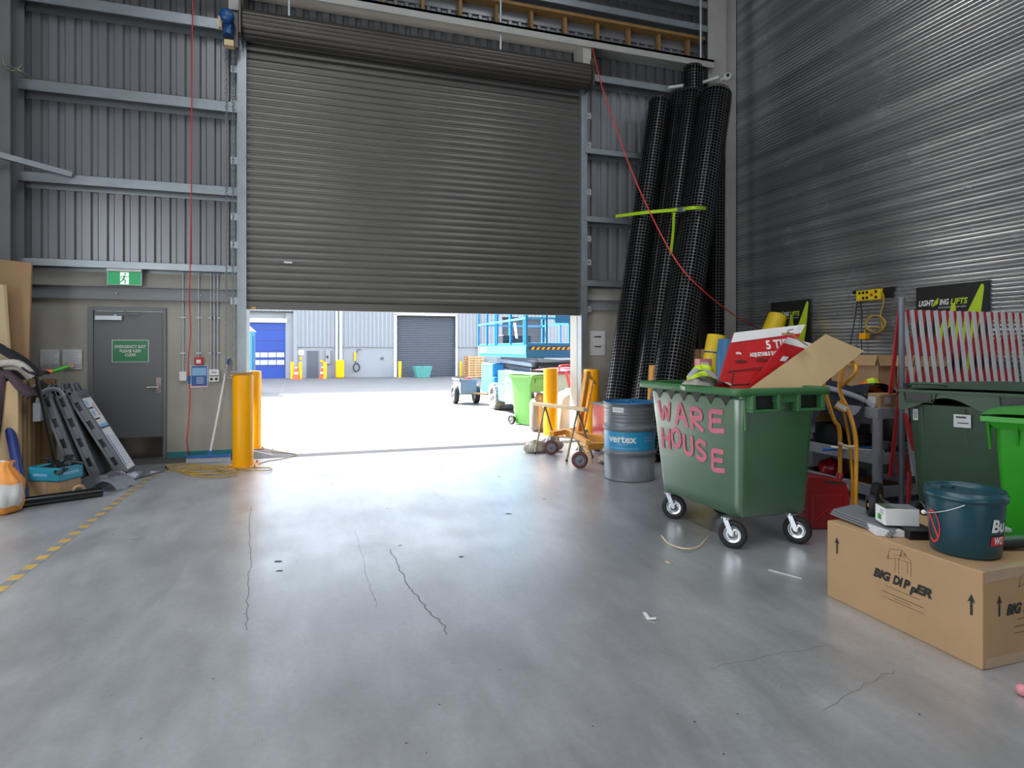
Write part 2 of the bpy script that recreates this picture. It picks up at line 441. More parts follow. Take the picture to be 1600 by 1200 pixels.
# back wall: precast lower part in two pieces, corrugated sheet above it and above the shutter
b = MB()
for x0, x1 in ((WXL, -2.965), (-2.035, DX0 - .02), (DX1 + .02, WXR)):
    b.box((x0, YB, 0), (x1, 9.6, 2.56), 'concrete_wall')
b.box((-2.965, YB, 2.085), (-2.035, 9.6, 2.56), 'concrete_wall')
def rib_sheet(b, x0, x1, z0, z1, y, m, pitch=.19, rib=.055, dep=.035):
    pr = []; x = x0
    while x < x1:
        pr += [(x, y), (x + pitch - rib - .04, y), (x + pitch - rib - .02, y + dep), (x + pitch - .02, y + dep)]
        x += pitch
    b.add([(px, py, z0) for px, py in pr] + [(px, py, z1) for px, py in pr],
          [(i, i + 1, len(pr) + i + 1, len(pr) + i) for i in range(len(pr) - 1)], m)
rib_sheet(b, WXL, DX0 - .1, 2.44, 9.6, 9.46, 'sheet_grey')
rib_sheet(b, DX1 + .1, WXR, 2.44, 9.6, 9.46, 'sheet_grey')
rib_sheet(b, DX0 - .1, DX1 + .1, 6.0, 9.6, 9.46, 'sheet_grey')
b.box((WXL, 9.56, 2.4), (DX0 - .02, 9.62, 9.6), 'far_clad'); b.box((DX1 + .02, 9.56, 2.4), (WXR, 9.62, 9.6), 'far_clad')
b.box((DX0 - .02, 9.56, 6.0), (DX1 + .02, 9.62, 9.6), 'far_clad')
# light reveals of the opening towards the yard
b.box((DX0 - .1, 9.45, 0), (DX0 - .003, 9.74, 6.0), 'concrete_light'); b.box((DX1 + .003, 9.45, 0), (DX1 + .1, 9.74, 6.0), 'concrete_light')
struct(b.build('wall_back'))
b = MB(); b.box((WXL - .1, -11, 0), (WXL, 9.6, 9.6), 'sheet_grey'); struct(b.build('wall_left'))
b = MB(); b.box((WXL, -11.1, 0), (WXR, -11, 9.6), 'sheet_grey'); struct(b.build('wall_rear'))
# right wall: fine horizontal ribs of bare zinc sheet
b = MB(); z = 0; pr = []
k = 0
while z < 9.6:
    w = .052; g = .013; bu = random.choice((.0006, .0012, .0018, .0026, .004))
    pr += [(WXR - bu * math.sin(PI * q / 5), z + (w - g) * q / 5) for q in range(6)] + [(WXR + .009, z + w - g + .003), (WXR + .009, z + w - .003)]
    z += w; k += 1
b.add([(x, -11, z) for x, z in pr] + [(x, 9.46, z) for x, z in pr], [(i, i + 1, len(pr) + i + 1, len(pr) + i) for i in range(len(pr) - 1)], 'zinc', True)
b.box((WXR + .014, -11, 0), (WXR + .1, 9.46, 9.6), 'sheet_grey')
struct(b.build('wall_right'))
b = MB(); b.box((WXL, -11, 9.5), (WXR, 9.6, 9.6), 'ceiling_sheet'); struct(b.build('ceiling'))
for x in (-1.0, 4.0):
    b = MB(); b.box((x - .85, -3.6, 9.44), (x + .85, 5.6, 9.49), 'added_panel'); struct(b.build('window_added_1' if x < 0 else 'window_added_2'))  # panels added above the roof fill lamps, out of view
b = MB(); b.box((WXL + .002, -1.2, .5), (WXL + .02, 6.0, 4.5), 'added_panel'); struct(b.build('window_added_3'))  # panel added behind the side fill lamp, out of view
# unseen awning, added to keep the sun off the indoor floor
b = MB(); b.box((-8, 9.75, 5.3), (16, 13.2, 5.45), 'far_clad'); struct(b.build('trim_added_canopy'))

# girts, channels and columns
def girt(n, x0, x1, z0, z1, y=9.25, m='galv', dep=.2):
    b = MB(); b.box((x0, y, z0), (x1, y + .004, z1), m); b.box((x0, y, z1 - .004), (x1, y + dep, z1), m)
    b.box((x0, y + dep - .004, z0 - .04), (x1, y + dep, z1), m); b.box((x0, y, z0), (x1, y + .02, z0 + .004), m)
    return struct(b.build('trim_%d' % n))
gi = 1
for z0, z1 in ((2.595, 2.695), (3.68, 3.81), (4.86, 5.01), (6.01, 6.16)):
    girt(gi, -3.7, -1.12, z0, z1); gi += 1
for z0, z1, x1 in ((2.585, 2.69, 6.7), (3.68, 3.78, 6.7), (4.84, 4.94, 6.7), (6.08, 6.2, 6.7)):
    girt(gi, 4.28, x1, z0, z1); gi += 1
def channel(n, x0, x1):                                # bolted steel channel across the precast panel
    b = MB(); y = 9.4
    b.box((x0, y - .012, 2.19), (x1, y, 2.36), 'steel_paint'); b.box((x0, y - .07, 2.355), (x1, y - .012, 2.365), 'steel_paint'); b.box((x0, y - .07, 2.185), (x1, y - .012, 2.195), 'steel_paint')
    x = x0 + .06
    while x < x1 - .03:
        b.cyl((x, y - .03, 2.27), (x, y - .012, 2.27), .016, 'galv', 6); b.cyl((x, y - .06, 2.27), (x, y - .03, 2.27), .008, 'galv', 6); x += 1.03
    struct(b.build('trim_%d' % n))
channel(gi, -3.72, -1.13); gi += 1
channel(gi, 4.33, 6.6); gi += 1
# columns at both ends of the back wall
b = MB(); b.box((-4.15, 9.0, 0), (-3.68, 9.03, 9.5), 'steel_paint'); b.box((-3.93, 9.03, 0), (-3.90, 9.37, 9.5), 'steel_paint'); b.box((-4.15, 9.37, 0), (-3.68, 9.4, 9.5), 'steel_paint')
struct(b.build('trim_%d' % gi)); gi += 1
b = MB(); b.box((6.62, 9.1, 0), (7.0, 9.13, 9.5), 'beam_paint'); b.box((6.95, 9.13, 0), (6.99, 9.4, 9.5), 'beam_paint'); b.box((7.0, 9.2, 0), (7.29, 9.23, 9.5), 'beam_paint')
struct(b.build('trim_%d' % gi)); gi += 1
# deep head beam over the shutter, its stud frame and the channels above
b = MB(); b.box((-4.1, 8.98, 6.60), (6.65, 9.45, 6.64), 'beam_paint'); b.box((-4.1, 8.98, 6.50), (6.65, 9.0, 6.64), 'beam_paint'); struct(b.build('trim_%d' % gi)); gi += 1
b = MB(); b.box((4.13, 9.02, 6.2), (4.28, 9.4, 6.6), 'beam_paint'); b.box((-1.2, 9.02, 6.2), (-1.05, 9.4, 6.6), 'beam_paint'); struct(b.build('trim_%d' % gi)); gi += 1
b = MB(); x = -3.9
while x < 6.6: b.box((x, 9.27, 6.64), (x + .05, 9.36, 7.1), 'timber'); x += .6
b.box((-4, 9.2, 7.1), (6.62, 9.4, 7.15), 'timber')
rib_sheet(b, -4, 6.62, 6.64, 6.95, 9.41, 'sheet_grey', .17, .08, .03)
b.box((-4, 9.40, 6.95), (6.62, 9.43, 7.1), 'sheet_grey')
struct(b.build('trim_%d' % gi)); gi += 1
girt(gi, -4.1, 6.62, 7.2, 7.32, 9.12); gi += 1
girt(gi, -4.1, 6.62, 7.62, 7.74, 9.12); gi += 1
b = MB(); b.cyl((2.72, 9.05, 6.0), (2.72, 9.05, 8.6), .02, 'galv_light', 8); b.cyl((-.42, 9.05, 6.2), (-.42, 9.05, 8.6), .02, 'galv_light', 8); b.cyl((6.42, 9.05, 6.64), (6.42, 9.05, 8.6), .02, 'galv_light', 8); struct(b.build('trim_%d' % gi)); gi += 1
b = MB(); b.bar(WY(-90, 218, 8.6), WY(112, 273, 9.2), .05, .07, 'galv'); struct(b.build('trim_%d' % gi)); gi += 1
b = MB(); b.tube([WY(2, 86, 8.9), WY(10, 108, 8.9), WY(26, 109, 8.9), WY(36, 99, 8.95), WY(30, 112, 8.95), WY(50, 124, 9.1)], .012, 'brass_grey', 6, curve=5); b.tube([WY(4, 100, 8.9), WY(16, 104, 8.9), WY(34, 112, 8.9), WY(50, 122, 9.1)], .01, 'galv', 6, curve=5); tag(b.build('cable_loop'), 'loose grey cables looped round the left column', 'cable')
# blue paint line at the foot of the wall
b = MB(); b.box((-2.03, 9.392, 0), (-1.02, 9.4, .075), 'teal'); struct(b.build('baseboard_back'))

# ---- the roller shutter
SY = 9.34
d1 = sempty('door_1', (1.6, SY, 0))
b = MB(); pr = []; z = 2.2; P = .1065
while z < 6.0:
    for k in range(8):
        t = k / 8.0; pr.append((SY + .012 - .017 * math.sin(PI * t) ** .8 if t < .62 else SY + .012 - .017 * max(0, math.sin(PI * t)) ** .8 + .0, z + P * t))
    z += P
b.add([(DX0 - .02, y, z) for y, z in pr] + [(DX1 + .02, y, z) for y, z in pr], [(i, i + 1, len(pr) + i + 1, len(pr) + i) for i in range(len(pr) - 1)], 'shutter', True)
b.build('shutter_curtain', d1)
b = MB(); b.box((DX0 - .01, SY - .02, 2.085), (DX1 + .01, SY + .03, 2.2), 'shutter'); b.box((DX0 - .01, SY - .04, 2.085), (DX1 + .01, SY - .02, 2.092), 'shutter'); b.build('bottom_rail', d1, bevel=.003)
b = MB(); b.box((-.94, SY - .03, 2.09), (-.88, SY - .022, 2.12), 'yellow_plate'); b.build('lock_tab', d1)
b = MB(); b.box((-.5, SY - .03, 2.77), (-.39, SY - .02, 2.795), 'white'); b.build('maker_sticker', d1)
b = MB(); R = .19; n = 176; ring = []
for i in range(n):
    a = 2 * PI * i / n; r = R + .012 * abs(math.sin(a * 8)); ring.append((SY - .21 + r * math.cos(a), 6.07 + r * math.sin(a)))
b.add([(-1.02, y, z) for y, z in ring] + [(4.25, y, z) for y, z in ring], [(i, (i + 1) % n, n + (i + 1) % n, n + i) for i in range(n)] + [tuple(range(n))[::-1], tuple(range(n, 2 * n))], 'shutter_drum')
b.build('shutter_drum', d1)
b = MB(); b.box((-1.06, SY - .44, 5.84), (-1.03, SY + .04, 6.3), 'shutter_drum'); b.box((4.26, SY - .44, 5.84), (4.29, SY + .04, 6.3), 'shutter_drum')
b.cyl((-1.12, SY - .21, 6.07), (-1.06, SY - .21, 6.07), .05, 'galv', 12); b.cyl((4.29, SY - .21, 6.07), (4.36, SY - .21, 6.07), .05, 'galv', 12)
b.build('end_bracket', d1, bevel=.004)
for x0, x1, sx in ((-1.12, -1.0, -1), (4.21, 4.32, 1)):
    b = MB(); b.box((x0, 9.26, 0), (x1, 9.265, 5.95), 'galv'); b.box((x0, 9.265, 0), (x0 + .004, 9.42, 5.95), 'galv'); b.box((x1 - .004, 9.265, 0), (x1, 9.42, 5.95), 'galv')
    for z in (1.1, 2.15, 2.95, 3.35, 4.15, 4.95, 5.45):
        xx = x0 if sx < 0 else x1
        b.box((min(xx, xx + sx * .09), 9.3, z), (max(xx, xx + sx * .09), 9.306, z + .1), 'galv_light'); b.cyl((xx + sx * .05, 9.285, z + .05), (xx + sx * .05, 9.3, z + .05), .012, 'galv', 6)
    b.build('guide_rail', d1)
b = MB(); b.lathe([(0, 0), (.085, 0), (.09, .03), (.09, .1), (.07, .13), (.0, .13)], 'blue_motor', T(-1.2, 8.93, 6.02) @ RX(PI / 2), 24)
b.cyl((-1.2, 9.05, 6.0), (-1.2, 8.93, 6.0), .075, 'blue_motor', 20); b.cyl((-1.2, 8.99, 6.0), (-1.2, 8.99, 5.82), .07, 'blue_motor', 16)
b.build('chain_gearbox', d1)
b = MB(); b.box((-1.32, 8.95, 5.9), (-1.27, 9.05, 6.05), 'timber_pale'); b.box((-1.25, 8.98, 5.68), (-1.13, 9.1, 5.76), 'timber_pale'); b.box((-1.27, 9.05, 5.7), (-1.08, 9.08, 6.2), 'shutter_drum'); b.build('gearbox_bracket', d1, bevel=.004)
def chain(b, x, y, z0, z1, m):
    z = z0; k = 0
    while z < z1:
        a = Vector((1, 0, 0)) if k % 2 else Vector((0, 1, 0)); pts = []
        for j in range(8):
            t = 2 * PI * j / 8; pts.append(Vector((x, y, z)) + a * .014 * math.cos(t) + Vector((0, 0, .03 * math.sin(t))))
        b.tube(pts, .0055, m, 4, True); z += .046; k += 1
b = MB(); chain(b, -1.24, 9.12, 1.15, 5.95, 'galv'); chain(b, -1.155, 9.12, 1.15, 5.95, 'galv'); b.tube([(-1.24, 9.12, 1.15), (-1.2, 9.12, 1.1), (-1.155, 9.12, 1.15)], .006, 'galv', 6, curve=5)
b.build('hand_chain', d1)

# ---- the steel exit door
d2 = sempty('door_2', (-2.49, 9.4, 0))
b = MB(); b.box((-2.965, 9.36, 0), (-2.905, 9.5, 2.085), 'frame_grey'); b.box((-2.072, 9.36, 0), (-2.035, 9.5, 2.085), 'frame_grey'); b.box((-2.905, 9.43, 0), (-2.072, 9.5, .03), 'frame_grey'); b.box((-2.905, 9.36, 2.032), (-2.072, 9.5, 2.085), 'frame_grey'); b.build('door_frame', d2, bevel=.004)
b = MB(); b.box((-2.9, 9.385, .001), (-2.077, 9.425, 2.028), 'door_grey'); b.build('door_leaf', d2, bevel=.003)
b = MB(); b.box((-2.89, 9.378, .02), (-2.085, 9.385, .3), 'kick'); b.build('kick_plate', d2)
b = MB(); b.box((-2.16, 9.377, .9), (-2.10, 9.385, 1.12), 'kick'); b.cyl((-2.13, 9.377, .99), (-2.13, 9.33, .99), .011, 'chrome', 10); b.cyl((-2.12, 9.332, .99), (-2.26, 9.332, .99), .01, 'chrome', 10); b.build('door_handle', d2)
b = MB(); b.box((-2.875, 9.33, 1.905), (-2.56, 9.385, 1.965), 'galv_light'); b.box((-2.66, 9.335, 1.965), (-2.62, 9.375, 1.985), 'galv'); b.bar((-2.64, 9.35, 1.985), (-2.36, 9.33, 1.99), .02, .008, 'galv'); b.bar((-2.36, 9.33, 1.99), (-2.58, 9.38, 2.04), .02, .008, 'galv'); b.build('door_closer', d2, bevel=.003)

# ================================================================== THINGS ON THE BACK WALL
t = thing('exit_sign', (-2.515, 9.32, 2.38), 'green lit running figure exit sign hanging above the grey door', 'sign')
b = MB(); b.box((-2.722, 9.29, 2.375), (-2.312, 9.33, 2.56), 'galv_light'); b.box((-2.722, 9.26, 2.56), (-2.312, 9.36, 2.61), 'white'); b.build('sign_housing', t, bevel=.004)
b = MB(); b.box((-2.71, 9.283, 2.385), (-2.324, 9.29, 2.555), 'exit_green'); b.box((-2.565, 9.280, 2.39), (-2.465, 9.283, 2.55), 'exit_white'); b.build('sign_face', t)
b = MB(); X = frame((-2.52, 9.279, 2.47), (1, 0, 0), (0, 0, 1))
def limb(b, pts, w, m):
    for p, q in zip(pts, pts[1:]):
        p, q = Vector((p[0], p[1], 0)), Vector((q[0], q[1], 0)); d = (q - p).normalized(); n_ = Vector((-d.y, d.x, 0)) * w / 2
        b.add([p - n_ - d * w / 3, q - n_ + d * w / 3, q + n_ + d * w / 3, p + n_ - d * w / 3], [(0, 1, 2, 3)], m, False, X)
limb(b, [(.005, .03), (-.008, -.015)], .024, 'exit_green'); limb(b, [(-.008, -.015), (.02, -.035), (.008, -.07)], .015, 'exit_green'); limb(b, [(-.01, -.015), (-.03, -.045), (-.06, -.05)], .015, 'exit_green')
limb(b, [(.005, .035), (.035, .015), (.05, .03)], .01, 'exit_green'); limb(b, [(0, .035), (-.03, .025), (-.035, -.005)], .01, 'exit_green')
b.add([(.014 + .013 * math.cos(2 * PI * k / 10), .06 + .013 * math.sin(2 * PI * k / 10), 0) for k in range(10)], [tuple(range(10))], 'exit_green', False, X)
b.build('running_figure', t)

t = thing('notice_sign', (-2.47, 9.38, 1.33), 'green notice reading emergency exit fixed to the grey steel door', 'sign')
b = MB(); b.box((-2.69, 9.377, 1.335), (-2.25, 9.383, 1.64), 'white'); b.box((-2.682, 9.375, 1.343), (-2.258, 9.377, 1.632), 'sign_green'); b.build('sign_board', t)
b = MB()
for s, z, w in (('EMERGENCY EXIT', 1.545, .375), ('PLEASE KEEP', 1.485, .255), ('CLEAR', 1.433, .13)):
    b.text(s, 'white', frame((-2.47, 9.374, z), (1, 0, 0), (0, 0, 1)), .055, .0008, width=w)
b.build('lettering', t)

def holder(x0, x1, label, note):
    t = thing('document_holder', ((x0 + x1) / 2, 9.39, 1.25), label, 'holder', group='document holders beside the door')
    b = MB(); w = x1 - x0
    b.grid(lambda u, v: (x0 + w * u, 9.385 - .05 * v - .015 * math.sin(v * 5), 1.25 + .26 * v), 2, 12, 'paper'); b.build('sheet', t)
    b = MB(); b.box((x0, 9.375, 1.24), (x1, 9.4, 1.5), 'galv_light'); b.build('back_plate', t)
    b = MB()
    for k in range(7): b.box((x0 + .025, 9.332 + .004 * k, 1.47 - .028 * k), (x1 - .02 - .02 * (k % 3), 9.334 + .004 * k, 1.474 - .028 * k), 'paper_print')
    b.build('print', t)
    if note: b = MB(); b.box((x0 + .06, 9.34, 1.27), (x0 + .13, 9.344, 1.325), 'timber_pale'); b.build('sticky_note', t)
holder(-3.497, -3.283, 'white document holder on the concrete, the farther from the door', False)
holder(-3.247, -3.03, 'document holder with a yellow note, right beside the door frame', True)

def conduit(name, xs, z0, z1, label, grp):
    b = MB()
    for x in xs: b.cyl((x, 9.38, z0), (x, 9.38, z1), .0105, 'galv_light', 10)
    for z in (1.45, 1.95):
        b.box((min(xs) - .035, 9.37, z), (max(xs) + .035, 9.376, z + .015), 'galv_light')
    tag(b.build(name), label, 'pipe', grp)
conduit('conduit', [-1.826], 1.19, 2.6, 'single grey conduit running down to the blank white box', 'wall conduits')
conduit('conduit', [-1.63], 1.40, 2.6, 'single grey conduit running down to the red call point', 'wall conduits')
for i, x in enumerate((-1.475, -1.43, -1.385)):
    conduit('conduit', [x], 1.22, 2.6, ('left', 'middle', 'right')[i] + ' one of the three conduits entering the socket box', 'wall conduits')
b = MB(); b.box((-1.87, 9.35, 1.07), (-1.78, 9.4, 1.2), 'white'); tag(b.build('junction_box', bevel=.006), 'plain white junction box under the leftmost conduit', 'box')
t = thing('alarm_call_point', (-1.625, 9.4, 1.29), 'red square fire alarm call point above the blue poster', 'alarm')
b = MB(); b.box((-1.68, 9.35, 1.29), (-1.573, 9.4, 1.40), 'red'); b.build('housing', t, bevel=.006)
b = MB(); b.box((-1.655, 9.346, 1.315), (-1.6, 9.35, 1.365), 'white'); b.build('glass_pane', t)
t = thing('safety_poster', (-1.625, 9.39, .97), 'blue and white framed safety poster under the red call point', 'poster')
b = MB(); b.box((-1.735, 9.385, .973), (-1.515, 9.395, 1.283), 'white'); b.box((-1.725, 9.383, .99), (-1.525, 9.385, 1.275), 'blue_poster'); b.box((-1.715, 9.382, 1.14), (-1.535, 9.383, 1.25), 'blue_pale'); b.build('poster_sheet', t)
b = MB()
for k in range(5): b.box((-1.66, 9.381, 1.11 - .02 * k), (-1.57 + .01 * (k % 2), 9.382, 1.116 - .02 * k), 'white')
b.box((-1.71, 9.381, .995), (-1.54, 9.382, 1.003), 'red'); b.build('print', t)
t = thing('socket_box', (-1.43, 9.4, 1.05), 'white double socket box with two dark outlets below three conduits', 'socket')
b = MB(); b.box((-1.499, 9.34, 1.05), (-1.362, 9.4, 1.227), 'white'); b.build('housing', t, bevel=.008)
for x in (-1.462, -1.4): b = MB(); b.cyl((x, 9.334, 1.09), (x, 9.34, 1.09), .02, 'black', 16); b.build('outlet', t)
b = MB(); b.box((-1.49, 9.336, 1.13), (-1.37, 9.34, 1.14), 'ink'); b.box((-1.46, 9.336, 1.175), (-1.4, 9.34, 1.195), 'paper_print'); b.build('label_strip', t)
# first-aid/paper panel beside the right jamb
t = thing('door_control_notice', (4.57, 9.39, 1.41), 'white paper notice with two black tabs on concrete beside the opening', 'notice')
b = MB(); b.box((4.426, 9.385, 1.41), (4.72, 9.395, 1.83), 'paper'); b.build('sheet', t)
b = MB(); b.box((4.51, 9.38, 1.72), (4.64, 9.385, 1.74), 'ink'); b.box((4.51, 9.38, 1.55), (4.64, 9.385, 1.57), 'ink'); b.build('tab', t)

# security camera by the right column
t = thing('security_camera', WY(1127, 120, 9.0), 'small white dome camera on the right hand column', 'camera')
p = WY(1137, 120, 8.85)
b = MB(); b.sphere(p, .07, 'white'); b.cyl(p, p + Vector((0, .17, .02)), .03, 'white', 10); b.build('housing', t)
b = MB(); b.sphere(p + Vector((-.04, -.055, 0)), .03, 'black_gloss'); b.build('lens', t)
b = MB(); b.tube([WY(1045, 137, 9.1), WY(1095, 130, 9.05), WY(1122, 121, 9.0)], .03, 'white', 8); tag(b.build('cable_conduit'), 'short white conduit behind the tall black mesh rolls', 'pipe')

# red leads hanging from above
b = MB(); b.tube([WY(302, -60, 9.02), WY(300, 100, 9.02), WY(299, 300, 9.03), WY(297, 420, 9.04), WY(296, 470, 9.05), WY(298, 520, 9.06), WY(294, 570, 9.08), WY(297, 610, 9.1), WY(295, 660, 9.1), WY(292, 690, 9.05), FL(296, 716, .01)], .0085, 'red_cord', 6, curve=6)
t = tag(b.build('extension_lead'), 'red lead hanging straight down beside the emergency exit door', 'cord')
b = MB(); p = WY(296, 594, 9.08); b.cyl(p + Vector((0, 0, .06)), p - Vector((0, 0, .05)), .018, 'blue_poster', 8); b.build('plug', t)
a0 = WY(925, 72, 9.0); a1 = WX(1185, 513, 7.22)
mids = [(945, 150, 8.6), (985, 262, 8.1), (1022, 345, 7.7), (1062, 415, 7.4), (1103, 458, 7.4), (1150, 494, 7.8)]
b = MB(); b.tube([a0] + [WY(u, v, y) for u, v, y in mids] + [a1], .010, 'red_cord', 6, curve=6)
tag(b.build('extension_lead'), 'red lead sagging diagonally from the head beam to the right wall', 'cord')

# ---- broom
t = thing('broom', (-1.45, 9.0, 0), 'blue push broom with long white handle leaning on the concrete', 'broom')
p0 = Vector((-1.42, 8.93, .08)); p1 = WY(357, 560, 9.36)
b = MB(); b.cyl(p0, p1, .013, 'white', 10); b.build('handle', t)
b = MB(); q = p0.lerp(p1, .93); b.cyl(q, p1, .017, 'blue_poster', 10); b.sphere(p1, .018, 'white'); b.build('grip', t)
b = MB(); Xb = T(-1.43, 8.9, 0) @ RZ(-.08); b.box((-.27, -.03, .055), (.27, .03, .09), 'blue_poster', Xb); b.cyl(Xb @ Vector((0, 0, .08)), Xb @ Vector((.01, .02, .14)), .022, 'blue_poster', 10); b.build('broom_head', t, bevel=.006)
b = MB()
for i in range(54):
    x = -.262 + .0099 * i
    b.hexa([Xb @ Vector((x - .006, -.035, .001)), Xb @ Vector((x + .006, -.035, .001)), Xb @ Vector((x + .006, .035, .001)), Xb @ Vector((x - .006, .035, .001))],
           [Xb @ Vector((x - .003, -.025, .056)), Xb @ Vector((x + .003, -.025, .056)), Xb @ Vector((x + .003, .025, .056)), Xb @ Vector((x - .003, .025, .056))], 'paper_print')
b.build('bristles', t)

# ---- yellow bollards
def bollard(loc, label, h=1.18, r=.125):
    t = thing('bollard', loc, label, 'bollard', group='yellow bollards at the shutter')
    b = MB(); b.lathe([(r, .012), (r, h - .012), (r - .012, h), (0, h)], 'yellow', None, 40); b.build('post', t, world=False)
    b = MB(); b.box((-r - .06, -r - .06, 0), (r + .06, r + .06, .012), 'yellow_plate'); b.build('base_plate', t, world=False, bevel=.003)
    for sx in (-1, 1):
        for sy in (-1, 1):
            x, y = sx * (r + .03), sy * (r + .03); b = MB(); b.cyl((x, y, .012), (x, y, .022), .014, 'galv', 6); b.cyl((x, y, .022), (x, y, .04), .008, 'galv', 8); b.build('bolt', t, world=False)
    return t
bo = bollard((-.95, 8.42, 0), 'nearer yellow bollard left of the opening, timber scrap on top')
dup(bo, (-.985, 9.95, 0), 0, 'farther yellow bollard left of the opening, partly behind its twin')
dup(bo, (3.85, 9.76, 0), 0, 'yellow bollard behind the trestle, beside the silver gas bottle')
dup(bo, (4.27, 9.0, 0), 0, 'yellow bollard just behind the grey and blue oil drum')
b = MB(); b.box((-1.1, 8.34, 1.186), (-.83, 8.44, 1.212), 'timber', None); tag(b.build('timber_offcut', bevel=.002), 'brown timber offcut lying on top of the nearer left bollard', 'timber')
b = MB(); b.grid(lambda u, v: (-1.12 + .22 * u, 8.33 + .16 * v, 1.192 - (.09 * max(0, .45 - u) ** .8) + .006 * math.sin(9 * u + 5 * v)), 10, 6, 'white'); tag(b.build('paper_sheet'), 'crumpled white sheet hanging over the left bollard rim', 'paper')

# ---- yellow lead on the floor
def floor_path(px, z=.008): return [FL(u, v, z) for u, v in px]
rnd = random.Random(3)
pts = floor_path([(246, 736), (262, 729), (290, 726), (320, 729), (345, 733), (330, 739), (295, 738), (270, 735), (262, 730), (300, 731), (340, 728), (366, 731), (375, 737), (350, 741), (310, 742), (285, 739), (300, 733), (335, 734), (372, 741), (345, 746), (306, 744), (292, 738), (330, 731), (350, 737), (320, 741), (276, 734), (310, 728), (352, 730), (383, 734), (415, 737), (425, 734), (418, 731), (392, 730), (372, 726)])
for i, p in enumerate(pts): p.z = .008 + .012 * ((i * 7) % 4) / 3
b = MB(); b.tube(pts, .0062, 'yellow_cord', 6, curve=6); tag(b.build('extension_lead'), 'yellow lead tangled in loops on the floor below the broom', 'cord')
b = MB(); b.tube(floor_path([(400, 727), (415, 721), (440, 717), (463, 711), (455, 708), (428, 706), (424, 702), (434, 697), (410, 698)]), .006, 'yellow_cord', 6, curve=5); tag(b.build('extension_lead'), 'thin lead snaking out through the opening past the bollards', 'cord')

# ---- hazard tape dashes on the floor
t = thing('floor_marking', (-1.9, 5.0, 0), 'black and yellow hazard tape line along the left floor', 'tape')
b = MB(); y = 2.0; k = 0
while y < 8.35:
    b.quad((-1.945, y, .0015), (-1.875, y, .0015), (-1.875, y + .1, .0015), (-1.945, y + .1, .0015), 'hazard' if k % 2 else 'tape_dark'); y += .1; k += 1
b.build('tape_strip', t)
b = MB(); b.box((-1.97, 8.34, 0), (-1.55, 8.4, .0016), 'hazard'); b.build('tape_end', t)

# ================================================================== THE LEFT PILE
# tall panels behind
b = MB(); b.hexa([(-4.1, 8.3, 0), (-3.3, 8.42, 0), (-3.3, 8.46, 0), (-4.1, 8.34, 0)], [(-4.1, 8.62, 2.62), (-3.31, 8.62, 2.55), (-3.31, 8.66, 2.55), (-4.1, 8.66, 2.62)], 'card'); tag(b.build('cardboard_sheet', bevel=.004), 'tall brown cardboard sheet leaning in the left back corner', 'cardboard')
b = MB(); b.hexa([(-3.9, 8.13, 0), (-3.25, 8.14, 0), (-3.25, 8.18, 0), (-3.9, 8.17, 0)], [(-3.9, 8.2, 2.28), (-3.46, 8.3, 2.25), (-3.44, 8.34, 2.25), (-3.9, 8.24, 2.28)], 'timber_pale'); tag(b.build('plywood_board', bevel=.004), 'pale timber panel leaning in front of the tall cardboard', 'timber')
def carton(lo, hi, label, flap=True, m='card'):
    c = ((lo[0] + hi[0]) / 2, (lo[1] + hi[1]) / 2, lo[2]); t = thing('cardboard_carton', c, label, 'box')
    b = MB(); b.box(lo, hi, m); b.build('carton_body', t, bevel=.004)
    b = MB(); b.box((hi[0], (lo[1] + hi[1]) / 2 - .004, lo[2] + .01), (hi[0] + .003, (lo[1] + hi[1]) / 2 + .004, hi[2]), 'ink'); b.box((lo[0], (lo[1] + hi[1]) / 2 - .004, hi[2]), (hi[0], (lo[1] + hi[1]) / 2 + .004, hi[2] + .003), 'ink'); b.build('strapping', t)
    b = MB(); b.box((hi[0] + .001, lo[1] + .05, hi[2] - .16), (hi[0] + .004, lo[1] + .12, hi[2] - .06), 'paper'); b.build('shipping_label', t)
    return t
carton((-3.7, 7.46, 0), (-2.98, 7.66, 1.18), 'tall upright cardboard carton nearest the camera in the left pile', m='card_pale')
carton((-3.7, 7.68, 0), (-2.96, 7.95, 1.19), 'tall strapped cardboard carton, the middle of three upright ones', m='card')
carton((-3.7, 7.97, 0), (-2.86, 8.1, 1.17), 'tall cardboard carton behind the others, half hidden by grey planks', m='card_dark')
# blankets
def drape(name, fn, m, label, cat='blanket', nu=28, nv=20, th=.02):
    b = MB(); b.grid(fn, nu, nv, m); o = b.build(name)
    s = o.modifiers.new('solid', 'SOLIDIFY'); s.thickness = th; s.offset = 1
    return tag(o, label, cat)
def f1(u, v):
    # runs over the carton top then down its front and right side
    s = u * 1.5; x = -3.85 + min(s, .72) + .04 * math.sin(v * 7)
    over = max(0, s - .72)
    y = 7.3 + .65 * v
    z = 1.22 + .22 * math.sin(PI * min(1, s / .72)) ** .6 * (1 - .3 * v) + .02 * math.sin(11 * v + 6 * u)
    if v < .25: z -= (.25 - v) * 3.0 ; y = 7.40 - .05 * math.sin(9 * u)
    if over > 0: z = 1.28 - over * .35 + .02 * math.sin(9 * v); x += over * .35
    return (x, y, z)
drape('moving_blanket', f1, 'felt', 'purple grey felt blanket heaped on top of the tall cartons')
def f2(u, v):
    x = -3.6 + .78 * u; y = 7.52 + .3 * v; z = 1.24 + .32 * math.sin(PI * min(1, .25 + u * .85)) + .02 * math.sin(7 * v + 9 * u)
    return (x, y + .05 * math.sin(5 * u), z)
drape('foam_sheet', f2, 'felt_dark', 'dark folded foam sheet arching over the felt blanket', 'sheet')
b = MB()
